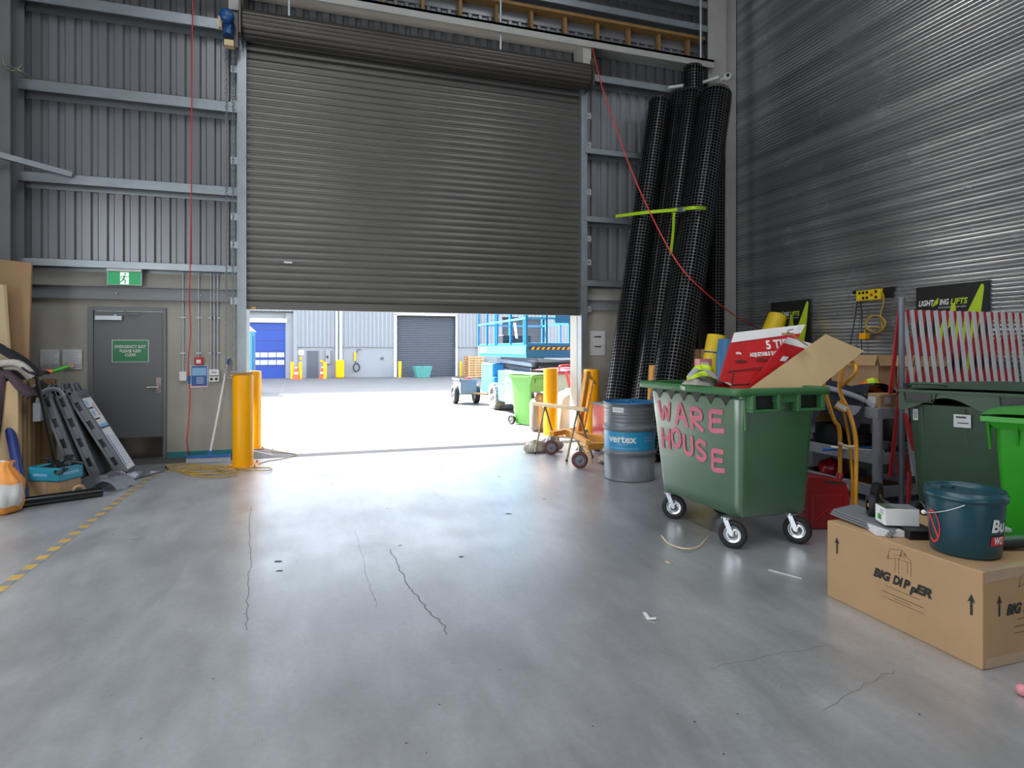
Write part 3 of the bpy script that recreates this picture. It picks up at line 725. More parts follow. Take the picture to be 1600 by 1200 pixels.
b.tube([(-3.32, 7.5, 1.22), (-3.2, 7.47, 1.34), (-3.0, 7.5, 1.36), (-2.88, 7.55, 1.22)], .038, 'rag', 8, curve=6)
b.tube([(-3.3, 7.56, 1.22), (-3.15, 7.54, 1.30), (-3.02, 7.56, 1.31), (-2.93, 7.6, 1.2)], .032, 'rag', 8, curve=6)
tag(b.build('wrapping_roll'), 'bundle of white wrapping under the blanket on the cartons', 'wrapping')
t = thing('hand_saw', (-2.9, 7.9, 1.2), 'orange and green handled tool lying on the cartons', 'tool')
b = MB(); b.tube([(-2.98, 7.75, 1.24), (-2.86, 7.78, 1.26), (-2.8, 7.8, 1.265)], .025, 'orange', 8, curve=4); b.build('orange_handle', t)
b = MB(); b.tube([(-2.8, 7.8, 1.265), (-2.66, 7.82, 1.32)], .02, 'bin_lime', 8); b.build('green_grip', t)

# grey moulded planks
def plank_beam(xb, xt, y0, L, label, lab):
    zt = .99; ang = math.atan2(zt, xb - xt); t = thing('plastic_plank', (xb, y0 + .18, 0), label, 'plank', group='grey moulded planks')
    ex = Vector((xt - xb, 0, zt)).normalized(); ez = Vector((ex.z, 0, -ex.x))   # along, outward (right/up)
    if ez.x < 0: ez = -ez
    O = Vector((xb, y0, .065)); X = Matrix((ex, Vector((0, 1, 0)), ez)).transposed().to_4x4(); X = Matrix.Translation(O) @ X
    W = .36; TH = .105; b = MB()
    prof = [(0, -TH / 2), (.0, TH / 2 - .03), (.04, TH / 2), (L - .1, TH / 2), (L, TH / 2 - .06), (L, -TH / 2)]
    # side plates with slots: build plank as lengthwise body with recess boxes on the -Y side
    n = len(prof); vs = [(a, 0, c) for a, c in prof] + [(a, W, c) for a, c in prof]
    Y0 = .03
    vs = [(a, Y0, c) for a, c in prof] + [(a, W, c) for a, c in prof]
    b.add(vs, [tuple(range(n)), tuple(range(n, 2 * n))[::-1]] + [(i, n + i, n + (i + 1) % n, (i + 1) % n) for i in range(n)], 'black', False, X)
    # outer shell: frame strips around slots on the near side, and the broad face
    b.box((0, 0, TH / 2 - .035), (L - .06, W, TH / 2), 'ramp_grey', X); b.box((0, 0, -TH / 2), (L, W, -TH / 2 + .03), 'ramp_grey', X)
    a = 0
    while a < L - .05:
        b.box((a, 0, -TH / 2 + .03), (min(L, a + .14), W, TH / 2 - .03), 'ramp_grey', X); a += .24
    b.box((L - .08, 0, -TH / 2), (L + .0, W, TH / 2 - .04), 'ramp_grey', X); b.box((0, 0, -TH / 2), (.03, W, TH / 2), 'ramp_grey', X)
    b.build('plank_body', t, bevel=.006)
    b = MB()
    for yy in (.07, .2): b.tube([X @ Vector((L - .06, yy, TH / 2 - .03)), X @ Vector((L + .03, yy + .02, TH / 2 - .02)), X @ Vector((L + .03, yy + .08, TH / 2 - .02)), X @ Vector((L - .06, yy + .1, TH / 2 - .03))], .014, 'ramp_grey', 8, curve=5)
    b.build('lug', t)
    if lab:
        b = MB(); e = TH / 2 + .0025
        b.box((.04, .05, TH / 2), (.58, .32, e), 'paper', X); b.box((.62, .05, TH / 2), (.98, .32, e), 'paper', X); b.box((.08, .075, e), (.5, .1, e + .001), 'blue_poster', X); b.box((.6, .05, e), (.64, .32, e + .001), 'blue_pale', X)
        b.box((.7, .05, e), (.72, .2, e + .001), 'ink', X); b.box((.84, .05, e), (.86, .2, e + .001), 'ink', X); b.box((.75, .09, e), (.82, .15, e + .001), 'blue_pale', X); b.box((.88, .08, e), (.95, .13, e + .001), 'blue_pale', X); b.box((.74, .24, e), (.9, .26, e + .001), 'red', X)
        for k in range(14): b.box((.1 + .028 * k, .14, e), (.108 + .028 * k, .29, e + .001), 'paper_print', X)
        b.build('label_sheet', t)
plank_beam(-2.14, -2.68, 7.86, 1.14, 'grey moulded plank with white printed labels, rightmost of the three', True)
plank_beam(-2.39, -2.76, 7.8, 1.07, 'grey slotted plank between the labelled one and its twin', False)
plank_beam(-2.54, -2.86, 7.72, 1.05, 'grey slotted plank leaning closest to the cardboard cartons', False)
b = MB(); b.bar((-2.68, 7.66, .03), WY(57, 588, 7.44), .03, .02, 'black'); tag(b.build('black_batten'), 'long black batten leaning from floor to carton tops', 'batten')
# clear plastic bracket
b = MB(); b.tube([(-2.86, 7.62, .78), (-2.86, 7.62, .98), (-2.8, 7.64, 1.07), (-2.7, 7.66, 1.07), (-2.65, 7.67, 1.0)], .03, 'grey_plastic', 6, curve=5, squash=.4)
b.box((-2.9, 7.58, .74), (-2.83, 7.66, .94), 'grey_plastic'); tag(b.build('plastic_cover', bevel=.005), 'small translucent grey cover hung between cartons and planks', 'cover')
# blue rolls
b = MB(); b.cyl(FL(38, 786, .01), DP(8, 630, 6.35), .045, 'blue_vinyl', 24); tag(b.build('vinyl_roll'), 'dark blue vinyl roll leaning behind the orange sack, the taller one', 'roll')
b = MB(); b.cyl((-2.97, 7.0, .0), (-3.22, 7.25, .9), .045, 'blue_vinyl', 20); tag(b.build('vinyl_roll'), 'shorter shiny blue roll standing directly behind the orange sack', 'roll')
# orange sack
def sack(u, v):
    a = 2 * PI * u; ww = .17 + .02 * math.sin(PI * min(1, v * 1.6)) - (.13 * max(0, v - .62) / .38 if v > .62 else 0); dd = .11 + .03 * math.sin(PI * min(1, v * 2)) - (.07 * max(0, v - .6) / .4 if v > .6 else 0)
    if v > .9: ww += (v - .9) * .5
    if v < .04: ww *= .85; dd *= .8
    r = 1 + .06 * math.sin(5 * a + 8 * v) + .03 * math.sin(11 * a + 3 * v)
    return (-2.86 + ww * 1.15 * math.copysign(abs(math.cos(a)) ** .75, math.cos(a)) * r + .05 * v, 6.66 + dd * math.copysign(abs(math.sin(a)) ** .8, math.sin(a)) * r + .05 * v, .47 * v + .006 * math.sin(9 * a))
t = thing('cement_sack', (-2.84, 6.66, 0), 'orange woven sack with a grey printed panel slumped on the floor', 'bag')
b = MB(); b.grid(sack, 40, 24, 'bag_orange'); b.grid(lambda u, v: (lambda c: (c[0] * 1, c[1], c[2]))(((-2.84) + (sack(u, .01)[0] + 2.84) * v, 6.66 + (sack(u, .01)[1] - 6.66) * v, .004)), 40, 2, 'bag_orange'); b.build('sack_body', t)
b = MB(); b.grid(lambda u, v: tuple(Vector(sack(.58 + .4 * u, .16 + .42 * v)) + Vector((.006 * math.cos(2 * PI * (.58 + .4 * u)), -.012, 0))), 16, 8, 'bag_label'); b.build('printed_panel', t)
b = MB(); b.tube([(-2.9, 6.7, .43), (-2.8, 6.7, .47), (-2.72, 6.7, .44)], .012, 'plastic_bag', 6, curve=4); b.build('tie', t)
# cardboard base box and teal glove box
t = thing('cardboard_carton', (-2.6, 7.3, 0), 'low brown carton on the floor under the teal glove box', 'box')
Xc = T(-2.6, 7.32, 0) @ RZ(-.45)
b = MB(); b.box((-.17, -.13, 0), (.17, .13, .17), 'card', Xc); b.build('carton_body', t, bevel=.005)
b = MB(); b.box((-.03, -.132, .02), (.03, -.13, .17), 'tape', Xc); b.build('packing_tape', t)
b = MB(); b.box((.17, -.03, .02), (.172, .03, .17), 'tape', Xc); b.build('packing_tape', t)
t = thing('glove_box', (-2.6, 7.3, .17), 'open teal box of black gloves on the low brown carton', 'box')
Xg = T(-2.6, 7.32, .172) @ RZ(-.45)
b = MB(); b.box((-.18, -.14, 0), (.18, -.136, .14), 'box_teal', Xg); b.box((-.18, .136, 0), (.18, .14, .14), 'box_teal', Xg); b.box((-.18, -.14, 0), (-.176, .14, .14), 'box_teal', Xg); b.box((.176, -.14, 0), (.18, .14, .14), 'box_teal', Xg); b.box((-.18, -.14, 0), (.18, .14, .01), 'box_teal', Xg); b.box((-.175, -.135, .12), (.175, .135, .125), 'ink', Xg); b.build('box_body', t)
b = MB(); b.box((-.12, -.142, .05), (.04, -.141, .075), 'blue_pale', Xg); b.build('print', t)
b = MB(); b.box((.18, -.09, .06), (.181, .09, .085), 'blue_pale', Xg); b.build('print', t)
b = MB()
for k, (gx, gy, gz, ga) in enumerate(((.08, -.06, .155, 1.2), (.16, -.12, .11, .5), (.12, .02, .16, .6), (.02, -.04, .15, 2.2))):
    Xq = Xg @ T(gx, gy, gz) @ RZ(ga) @ RX(.5 + .2 * k)
    b.grid(lambda u, v: (.045 * math.sin(PI * v) * math.cos(2 * PI * u), .055 * -math.cos(PI * v), .016 * math.sin(PI * v) * math.sin(2 * PI * u)), 12, 8, 'black', True, Xq)
    for q in range(4): b.tube([Xq @ Vector((-.03 + .02 * q, .03, 0)), Xq @ Vector((-.036 + .024 * q, .08, -.008)), Xq @ Vector((-.036 + .025 * q, .115 - .01 * abs(q - 1.5), -.03))], .0105, 'black', 6, curve=3)
    b.tube([Xq @ Vector((.035, -.01, 0)), Xq @ Vector((.065, .03, -.01))], .011, 'black', 6)
b.tube([Xg @ Vector((.0, 0, .14)), Xg @ Vector((.12, .05, .17)), Xg @ Vector((.24, .08, .15))], .022, 'black', 6, curve=4); tag(b.build('work_gloves'), 'heap of black work gloves spilling from the teal box', 'gloves', kind='stuff')
b = MB(); b.bar(Xg @ Vector((-.2, -.1, .11)), Xg @ Vector((-.02, .12, .17)), .05, .006, 'box_teal'); tag(b.build('box_flap'), 'loose teal flap lying across the open glove box', 'cardboard')
# pipes and plastic on the floor
b = MB(); p0, p1 = Vector((-2.75, 6.82, .048)), Vector((-2.13, 7.12, .048)); b.cyl(p0, p1, .047, 'black_gloss', 24); b.cyl(p1, p1 + (p1 - p0).normalized() * .004, .047, 'blue_vinyl', 24); b.cyl(p1, p1 + (p1 - p0).normalized() * .006, .036, 'black', 24); tag(b.build('plastic_roll'), 'glossy black plastic roll lying on the floor in front', 'roll')
b = MB()
def sheetfn(u, v):
    x = -2.45 + .62 * u; y = 7.35 + 1.05 * u + .32 * (v - .5) * (1 - .4 * u)
    z = .012 + .13 * math.sin(PI * v) * (.35 + .65 * math.sin(PI * min(1, u * 1.25 + .1))) + .012 * math.sin(23 * u + 9 * v) * (v > .1) * (v < .9)
    return (x, y, max(.006, z))
b.grid(sheetfn, 34, 14, 'smoke_film'); o = tag(b.build('plastic_sheeting'), 'crumpled grey plastic sheeting on the floor at the planks', 'sheet')
b = MB(); b.grid(lambda u, v: (-2.3 + .26 * u + .1 * v, 7.28 + .34 * v, .01 + .11 * math.sin(PI * u) ** .7 + .01 * math.sin(12 * v)), 16, 12, 'grey_plastic'); tag(b.build('plastic_cover'), 'arched grey plastic cover open at the front, by the black roll', 'cover')
b = MB()
X = T(-2.36, 7.2, .035) @ RZ(.45) @ RX(PI / 2)
b.lathe([(.03, -.03), (.06, -.03), (.06, .03), (.03, .03), (.03, -.03)], 'card', X @ T(0, .025, 0), 24); tag(b.build('tape_roll'), 'brown cardboard tape core standing behind the black roll', 'tape')

# ================================================================== MESH ROLLS IN THE CORNER
def mesh_roll(p0, p1, r, sag, label):
    p0, p1 = Vector(p0), Vector(p1); L = (p1 - p0).length; ax = (p1 - p0).normalized(); a = ax.orthogonal().normalized(); c = ax.cross(a)
    t = thing('mesh_roll', p0, label, 'roll', group='rolls of black mesh in the corner')
    def S(s, th, rr):
        o = p0 + ax * (s * L) - Vector((0, 0, sag)) * math.sin(PI * s); return o + (a * math.cos(th) + c * math.sin(th)) * rr
    b = MB(); n = 28
    b.grid(lambda u, v: S(v, 2 * PI * u, r - .02), n, 12, 'grid_core'); b.build('inner_layers', t)
    b = MB(); pitch = .052; k = int(L / pitch); w = .013
    for i in range(k):
        s0 = i * pitch / L; s1 = (i * pitch + w) / L
        b.grid(lambda u, v: S(s0 + (s1 - s0) * v, 2 * PI * u, r), n, 1, 'grid_black')
    m = max(12, int(2 * PI * r / pitch))
    for j in range(m):
        th = 2 * PI * j / m; dth = w / r
        b.grid(lambda u, v: S(v, th + dth * u, r + .001), 1, 14, 'grid_black')
    b.build('outer_mesh', t)
    b = MB(); sp = [S(1 + .03 / L, 6 * PI * q / 60, r * (1 - .16 * q / 20)) for q in range(61)]
    b.tube(sp, .008, 'grid_black', 5); b.build('spiral_end', t)
    return t
mesh_roll(FL(955, 700) + Vector((0, 0, .04)), WY(1031, 162, 8.95), .20, .05, 'black mesh roll at far left of the corner group')
mesh_roll(FL(985, 703) + Vector((.05, 0, .04)), WY(1062, 150, 9.0), .17, .05, 'thinner black mesh roll squeezed second from left')
mesh_roll(FL(1000, 712) + Vector((0, 0, .04)), WY(1080, 150, 8.72), .20, .05, 'black mesh roll crossed by the middle of the lime strap')
mesh_roll((5.9, 8.7, .06), WY(1083, 108, 9.0), .17, .0, 'tallest black mesh roll standing up behind the others')
mesh_roll(FL(1028, 720) + Vector((0, 0, .04)), WY(1119, 150, 8.35), .26, .08, 'fattest and rightmost black mesh roll with the strap buckle')
mesh_roll((6.45, 8.7, .05), (6.6, 8.85, 5.2), .16, .0, 'black mesh roll standing upright close against the right column')
# lime ratchet strap
t = thing('ratchet_strap', WY(1055, 330, 8.0), 'lime ratchet strap tied round the black mesh rolls', 'strap')
b = MB(); pts = [WY(962, 338, 9.0), WY(1000, 333, 8.5), WY(1030, 330, 8.2), WY(1055, 328, 7.95), WY(1080, 325, 7.6), WY(1096, 325, 7.6), WY(1108, 328, 7.78), WY(1113, 336, 8.2)]
pts = spline([Vector(p) for p in pts], 6)
for p, q in zip(pts, pts[1:]): b.bar(p, q, .008, .05, 'strap_lime')
b.build('webbing', t)
b = MB(); pts = [WY(1053, 332, 7.93), WY(1052, 360, 7.95), WY(1050, 380, 7.95), WY(1048, 398, 7.97)]
for p, q in zip(pts, pts[1:]): b.bar(p, q, .008, .04, 'strap_lime', up=(1, 0, 0))
b.build('loose_tail', t)
b = MB(); b.bar(WY(1060, 328, 7.84), WY(1069, 327, 7.7), .04, .07, 'chrome'); b.cyl(WY(1064, 323, 7.8), WY(1064, 332, 7.8), .02, 'black', 8); b.build('ratchet_buckle', t)

# ================================================================== DRUM AREA
dx, dy = 3.47, 6.28
t = thing('oil_drum', (dx, dy, 0), 'grey steel oil drum with a blue lettered band', 'drum')
b = MB(); r = .293
pf = [(0, .012), (r - .012, .012), (r + .006, 0), (r + .008, .018), (r, .025), (r, .29)]
def hoop(z): return [(r, z - .03), (r + .012, z - .018), (r + .016, z), (r + .012, z + .018), (r, z + .03)]
pf += hoop(.32) + hoop(.60)
for z in (.69, .73, .77, .81): pf += [(r, z - .012), (r + .004, z), (r, z + .012)]
pf += [(r, .87), (r + .008, .875), (r + .01, .89)]
b.lathe(pf, 'drum_grey', None, 64); b.build('drum_body', t, world=False)
b = MB(); b.lathe([(r + .01, .885), (r + .008, .9), (r - .008, .9), (r - .012, .872), (0, .872)], 'drum_top', None, 64); b.cyl((.1, .12, .872), (.1, .12, .89), .03, 'drum_top', 16); b.cyl((-.15, -.1, .872), (-.15, -.1, .884), .02, 'drum_top', 16); b.build('lid', t, world=False)
b = MB(); b.lathe([(r + .0015, .357), (r + .0015, .567)], 'drum_blue', None, 64); b.build('colour_band', t, world=False)
viewa = math.atan2(-dy, -dx)
def wrap(R, a_c, z_c):
    return lambda v: Vector((R * math.cos(a_c + v.x / R), R * math.sin(a_c + v.x / R), z_c + v.y))
b = MB(); I4 = Matrix.Identity(4)
b.text('vertex', 'white', I4, .12, .003, warp=wrap(r + .003, viewa - .30, .485), width=.34); b.text('lubricants', 'blue_pale', I4, .04, .0003, warp=wrap(r + .003, viewa - .25, .43), width=.125); b.text('Oil, Transmission & Lubrication', 'blue_pale', I4, .028, .0003, warp=wrap(r + .003, viewa - .2, .385), width=.34)
b.text('0800 VERTEX', 'blue_pale', I4, .03, .0003, warp=wrap(r + .003, viewa + .82, .5), width=.13); b.text('0800 837 839', 'blue_pale', I4, .03, .0003, warp=wrap(r + .003, viewa + .82, .465), width=.13)
b.build('lettering', t, world=False)
b = MB(); b.grid(lambda u, v: wrap(r + .003, viewa - .45, .79)(Vector((-.07 + .14 * u, .055 * v, 0))), 6, 1, 'white'); b.grid(lambda u, v: wrap(r + .004, viewa - .45, .8)(Vector((-.055 + .11 * u, .022 + .008 * v, 0))), 6, 1, 'paper_print'); b.build('paper_label', t, world=False)

# trestle
t = thing('trestle', (3.25, 7.9, 0), 'folding trestle with a pale timber top left of the drum', 'trestle')
A, B = Vector((3.06, 8.42, .70)), Vector((3.40, 7.32, .70))
b = MB(); b.bar(A, B, .1, .045, 'timber_pale'); b.build('top_rail', t, bevel=.004)
dr = (B - A).normalized(); sd_ = Vector((-dr.y, dr.x, 0))
for f, (q0, q1) in ((.22, ((-.26, -.03), (.2, .02))), (.85, ((-.27, 0), (.2, 0)))):
    c0 = A.lerp(B, f)
    for q in (q0, q1):
        foot = Vector((c0.x, c0.y, .012)) + Vector((-sd_.x, -sd_.y, 0)) * q[0] * -1 * -1 + dr * q[1]
        b = MB(); b.cyl(c0 - Vector((0, 0, .02)), foot, .016, 'brass_grey', 10); b.cyl(foot + Vector((0, 0, .02)), foot - Vector((0, 0, .01)), .017, 'black', 10); b.build('leg', t)
    b = MB(); fa = c0.lerp(Vector((c0.x, c0.y, 0)) - Vector((sd_.x, sd_.y, 0)) * -.26, .62); fb = c0.lerp(Vector((c0.x, c0.y, 0)) - Vector((sd_.x, sd_.y, 0)) * .2, .62); b.bar(fa, fb, .02, .006, 'galv'); b.box(c0 - Vector((.03, .03, .04)), c0 + Vector((.03, .03, -.015)), 'galv'); b.build('brace', t)

# orange folding crane base with casters
def caster_wheel(b, c, r, w, axis, tyre, hub, n=28):
    ax = Vector(axis).normalized(); X = frame(c, ax.orthogonal(), ax.cross(ax.orthogonal()))
    b.lathe([(r * .62, -w * .42), (r * .7, -w * .5), (r * .93, -w * .5), (r, -w * .3), (r, w * .3), (r * .93, w * .5), (r * .7, w * .5), (r * .62, w * .42)], tyre, X, n)
    b.lathe([(0, -w * .55), (r * .18, -w * .55), (r * .2, -w * .3), (r * .55, -w * .2), (r * .64, -w * .42), (r * .64, w * .42), (r * .55, w * .2), (r * .2, w * .3), (r * .18, w * .55), (0, w * .55)], hub, X, n)
t = thing('engine_crane', (3.6, 7.6, 0), 'folded orange workshop crane on red casters behind the trestle', 'crane')
b = MB(); b.bar((3.15, 7.95, .3), (3.75, 8.35, .3), .08, .07, 'pj_orange'); b.bar((3.3, 7.1, .24), (4.1, 7.3, .22), .07, .08, 'pj_orange'); b.bar((3.45, 8.1, .28), (3.95, 7.2, .24), .08, .1, 'pj_orange'); b.bar((3.3, 7.05, .3), (3.5, 8.15, .3), .06, .06, 'pj_orange'); b.build('base_frame', t, bevel=.005)
b = MB(); b.bar((3.62, 8.1, .2), (3.83, 8.2, 1.18), .06, .09, 'pj_orange'); b.build('mast', t, bevel=.005)
b = MB(); b.cyl((3.72, 8.12, .28), (3.92, 8.2, 1.05), .018, 'pj_orange', 10); b.bar((3.82, 8.2, 1.15), (3.98, 8.24, .98), .03, .05, 'pj_orange'); b.build('lifting_arm', t)
for (x, y, rr, ax) in ((3.16, 8.0, .105, (.4, .9, 0)), (3.14, 6.96, .105, (.45, .9, 0)), (3.95, 7.5, .08, (1, 0, 0)), (3.9, 8.1, .08, (1, 0, 0))):
    b = MB(); caster_wheel(b, (x, y, rr), rr, .045, ax, 'maroon', 'grey_plastic'); b.bar((x, y, rr), (x + .02, y + .02, .27), .05, .02, 'galv'); b.build('caster', t)
b = MB(); b.bar((3.95, 7.5, .16), (3.95, 7.5, .24), .03, .03, 'galv'); b.bar((3.88, 8.12, .16), (3.8, 8.2, .3), .03, .03, 'galv'); b.build('caster_bracket', t)
b = MB(); pts = [(3.3 + .3 * random.random(), 7.4 + .5 * random.random(), .02 + .2 * random.random()) for _ in range(9)]; b.tube(pts, .008, 'yellow_cord', 6, curve=6); tag(b.build('lead_tangle'), 'yellow cord tangled under the orange crane base', 'cord')
# rags
def blob(b, c, sx, sy, sz, m, seed=0, n=22, k=12):
    rr = random.Random(seed); ph = [rr.uniform(0, 6) for _ in range(6)]; c = Vector(c)
    def f(u, v):
        a = 2 * PI * u; e = PI * v; q = 1 + .16 * math.sin(3 * a + ph[0] + 3 * e) + .1 * math.sin(7 * a + ph[1]) * math.sin(e) + .08 * math.sin(5 * e + ph[2] + 2 * a)
        return c + Vector((sx * q * math.sin(e) * math.cos(a), sy * q * math.sin(e) * math.sin(a), max(-sz * .6, -sz * q * math.cos(e))))
    return b.grid(f, n, k, m)
b = MB(); blob(b, (3.02, 8.25, .066), .16, .1, .1, 'rag', 1); blob(b, (3.3, 8.35, .08), .17, .1, .12, 'plastic_bag', 2); tag(b.build('rag_heap'), 'heap of grey rags on the floor behind the trestle', 'rags', kind='stuff')
b = MB(); blob(b, (3.62, 7.15, .05), .12, .1, .07, 'rag', 5); tag(b.build('cloth_rag'), 'beige rag on the floor left of the oil drum', 'rag')
# red cabinet behind drum
t = thing('tool_cabinet', (4.15, 7.85, 0), 'low red tool cabinet with grey top behind the oil drum', 'cabinet')
b = MB(); b.box((3.86, 7.6, .12), (4.55, 8.1, .7), 'red'); b.build('body', t, bevel=.006)
b = MB(); b.box((3.84, 7.58, .7), (4.57, 8.12, .73), 'frame_grey'); b.box((3.85, 7.59, .1), (3.87, 7.61, .7), 'frame_grey'); b.build('top', t, bevel=.004)
for x in (3.92, 4.49):
    for y in (7.66, 8.04): b = MB(); caster_wheel(b, (x, y, .05), .05, .03, (0, 1, 0), 'rubber', 'galv', 16); b.box((x - .02, y - .012, .05), (x + .02, y + .012, .12), 'galv'); b.build('caster', t)
for k in range(3): b = MB(); b.box((3.9, 7.594, .16 + .18 * k), (4.51, 7.6, .32 + .18 * k), 'red'); b.box((4.1, 7.58, .3 + .18 * k), (4.3, 7.594, .31 + .18 * k), 'chrome'); b.build('drawer', t)
b = MB(); b.bar((4.15, 7.0, 0), (4.52, 7.5, 1.28), .1, .03, 'pj_orange'); tag(b.build('timber_batten', bevel=.003), 'orange brown timber batten standing up behind the drum', 'timber')
b = MB(); b.bar((4.3, 7.1, 0), (4.52, 7.45, 1.08), .06, .03, 'timber_pale'); tag(b.build('timber_batten', bevel=.003), 'thin pale batten beside the taller brown one', 'timber')

# ================================================================== GREEN WASTE BIN "WARE HOUSE"
t = thing('waste_bin', (3.25, 4.2, 0), 'green four wheeled waste bin sprayed with pink lettering', 'bin')
BT = 1.22
bot = [(3.0, 3.76), (3.63, 3.74), (3.60, 4.72), (2.95, 4.74)]
top = [(2.95, 3.69), (3.66, 3.67), (3.62, 4.78), (2.86, 4.80)]
def lerp(a, c, t_): return (a[0] + (c[0] - a[0]) * t_, a[1] + (c[1] - a[1]) * t_)
def ringpts(poly, cr, n=4):
    out = []
    for i in range(4):
        p = Vector(poly[i] + (0,)); a = Vector(poly[i - 1] + (0,)); c = Vector(poly[(i + 1) % 4] + (0,))
        d0 = (a - p).normalized() * cr; d1 = (c - p).normalized() * cr
        for k in range(n + 1):
            s = k / n; q = (p + d0) * (1 - s) ** 2 + p * 2 * s * (1 - s) + (p + d1) * s * s; out.append((q.x, q.y))
    return out
def shell(b, loops, m, smooth=True, cap0=True, cap1=False):
    vs = []; n = len(loops[0][0])
    for pts_, z in loops: vs += [(x, y, z) for x, y in pts_]
    fs = []
    for k in range(len(loops) - 1): fs += [(k * n + i, k * n + (i + 1) % n, (k + 1) * n + (i + 1) % n, (k + 1) * n + i) for i in range(n)]
    b.add(vs, fs, m, smooth)
    if cap0: b.add([(x, y, loops[0][1]) for x, y in loops[0][0]], [tuple(range(n))[::-1]], m)
    if cap1: b.add([(x, y, loops[-1][1]) for x, y in loops[-1][0]], [tuple(range(n))], m)
def inset(poly, d):
    c = (sum(p[0] for p in poly) / 4, sum(p[1] for p in poly) / 4); return [(p[0] + math.copysign(d, c[0] - p[0]), p[1] + math.copysign(d, c[1] - p[1])) for p in poly]
b = MB(); L = []
L.append((ringpts(inset(bot, .02), .05), .225)); L.append((ringpts(bot, .06), .245))
for s in (.1, .4, .7, .95): L.append((ringpts([lerp(bot[i], top[i], s) for i in range(4)], .06), .245 + (1.17 - .245) * s))
L.append((ringpts(inset([lerp(bot[i], top[i], .95) for i in range(4)], .012), .06), 1.16)); L.append((ringpts(inset(bot, .03), .05), .27))
shell(b, L, 'bin_green'); b.add([(x, y, .272) for x, y in L[-1][0]], [tuple(range(len(L[-1][0])))], 'bin_green'); b.build('bin_body', t)
# rim
rim = [(2.865, 3.62), (3.74, 3.60), (3.70, 4.86), (2.78, 4.88)]
b = MB(); shell(b, [(ringpts(inset(rim, .075), .05), 1.215), (ringpts(inset(rim, .012), .06), BT), (ringpts(rim, .06), 1.21), (ringpts(rim, .06), 1.165), (ringpts(inset(rim, .01), .06), 1.16), (ringpts(inset(rim, .08), .05), 1.162), (ringpts(inset(rim, .075), .05), 1.215)], 'bin_rim', cap0=False)
b.build('rim', t)
# lifting pockets on the near side
for x in (3.03, 3.44):
    b = MB(); y0 = 3.605; z0, z1 = 1.06, 1.165
    b.box((x - .03, y0, z0), (x, 3.68, z1), 'bin_rim'); b.box((x + .2, y0, z0), (x + .23, 3.68, z1), 'bin_rim'); b.box((x - .03, y0, z0 - .02), (x + .23, 3.68, z0), 'bin_rim'); b.box((x, 3.66, z0), (x + .2, 3.68, z1), 'black'); b.build('lifting_pocket', t, bevel=.004)
b = MB(); b.box((3.22, 3.625, 1.11), (3.45, 3.69, 1.165), 'bin_rim'); b.build('rim_rib', t)
# black triangles paint the shade between the webs under the long rim
def side_x(y, z):
    s = (z - .245) / .925; xb = 3.0 + (2.95 - 3.0) * (y - 3.76) / .98; xt = 2.95 + (2.86 - 2.95) * (y - 3.69) / 1.11; return xb + (xt - xb) * s
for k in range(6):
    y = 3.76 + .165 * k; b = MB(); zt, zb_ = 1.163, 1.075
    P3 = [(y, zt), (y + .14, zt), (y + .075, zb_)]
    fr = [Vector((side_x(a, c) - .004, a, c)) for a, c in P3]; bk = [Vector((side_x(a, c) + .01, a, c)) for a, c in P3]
    b.hexa(fr, bk, 'black'); b.build('rim_shade', t)
b = MB(); b.box((3.0, 3.685, .9), (3.012, 3.70, 1.16), 'bin_face'); b.build('moulded_strip', t)
# spray lettering on the long left side
LET = {'W': [[(0, 1), (.2, 0), (.45, .7), (.7, 0), (.9, 1)]], 'A': [[(0, 0), (.35, 1), (.5, 1), (.85, -.05)], [(.15, .4), (.7, .35)]], 'R': [[(0, 0), (.02, 1), (.6, .95), (.65, .6), (.05, .5), (.75, -.05)]],
       'E': [[(.75, 1), (.05, .95), (0, .5), (0, 0), (.8, .05)], [(0, .5), (.65, .55)]], 'H': [[(0, 1), (.02, -.1)], [(.65, 1), (.62, -.1)], [(0, .5), (.62, .45)]], 'O': [[(.35, 1), (.0, .7), (.05, .15), (.4, 0), (.7, .3), (.65, .8), (.35, 1)]],
       'U': [[(0, 1), (.02, .2), (.35, 0), (.65, .2), (.68, 1)]], 'S': [[(.7, .9), (.3, 1), (.02, .75), (.35, .5), (.68, .25), (.4, 0), (0, .12)]]}
b = MB()
def spray(ch, y0, z0, w, h):
    for line in LET[ch]:
        pts_ = spline([Vector((p[0], p[1], 0)) for p in line], 5)
        P3 = []
        for p in pts_:
            y = y0 - p.x * w; z = z0 + p.y * h; P3.append(Vector((side_x(y, z) - .0025, y, z)))
        for i, (p, q) in enumerate(zip(P3, P3[1:])):
            d = (q - p).normalized(); n_ = Vector((0, -d.z, d.y)) * .0185; e = d * .011
            b.quad(p - n_ - e, q - n_ + e, q + n_ + e, p + n_ - e, 'spray')
for ch, y, z in (('W', 4.68, .89), ('A', 4.45, .87), ('R', 4.24, .86), ('E', 4.01, .87)): b = MB(); spray(ch, y, z, .17, .15); b.build('sprayed_letter', t)
for ch, y, z in (('H', 4.66, .65), ('O', 4.52, .67), ('U', 4.36, .63), ('S', 4.2, .61), ('E', 4.01, .56)): b = MB(); spray(ch, y, z, .15, .15); b.build('sprayed_letter', t)
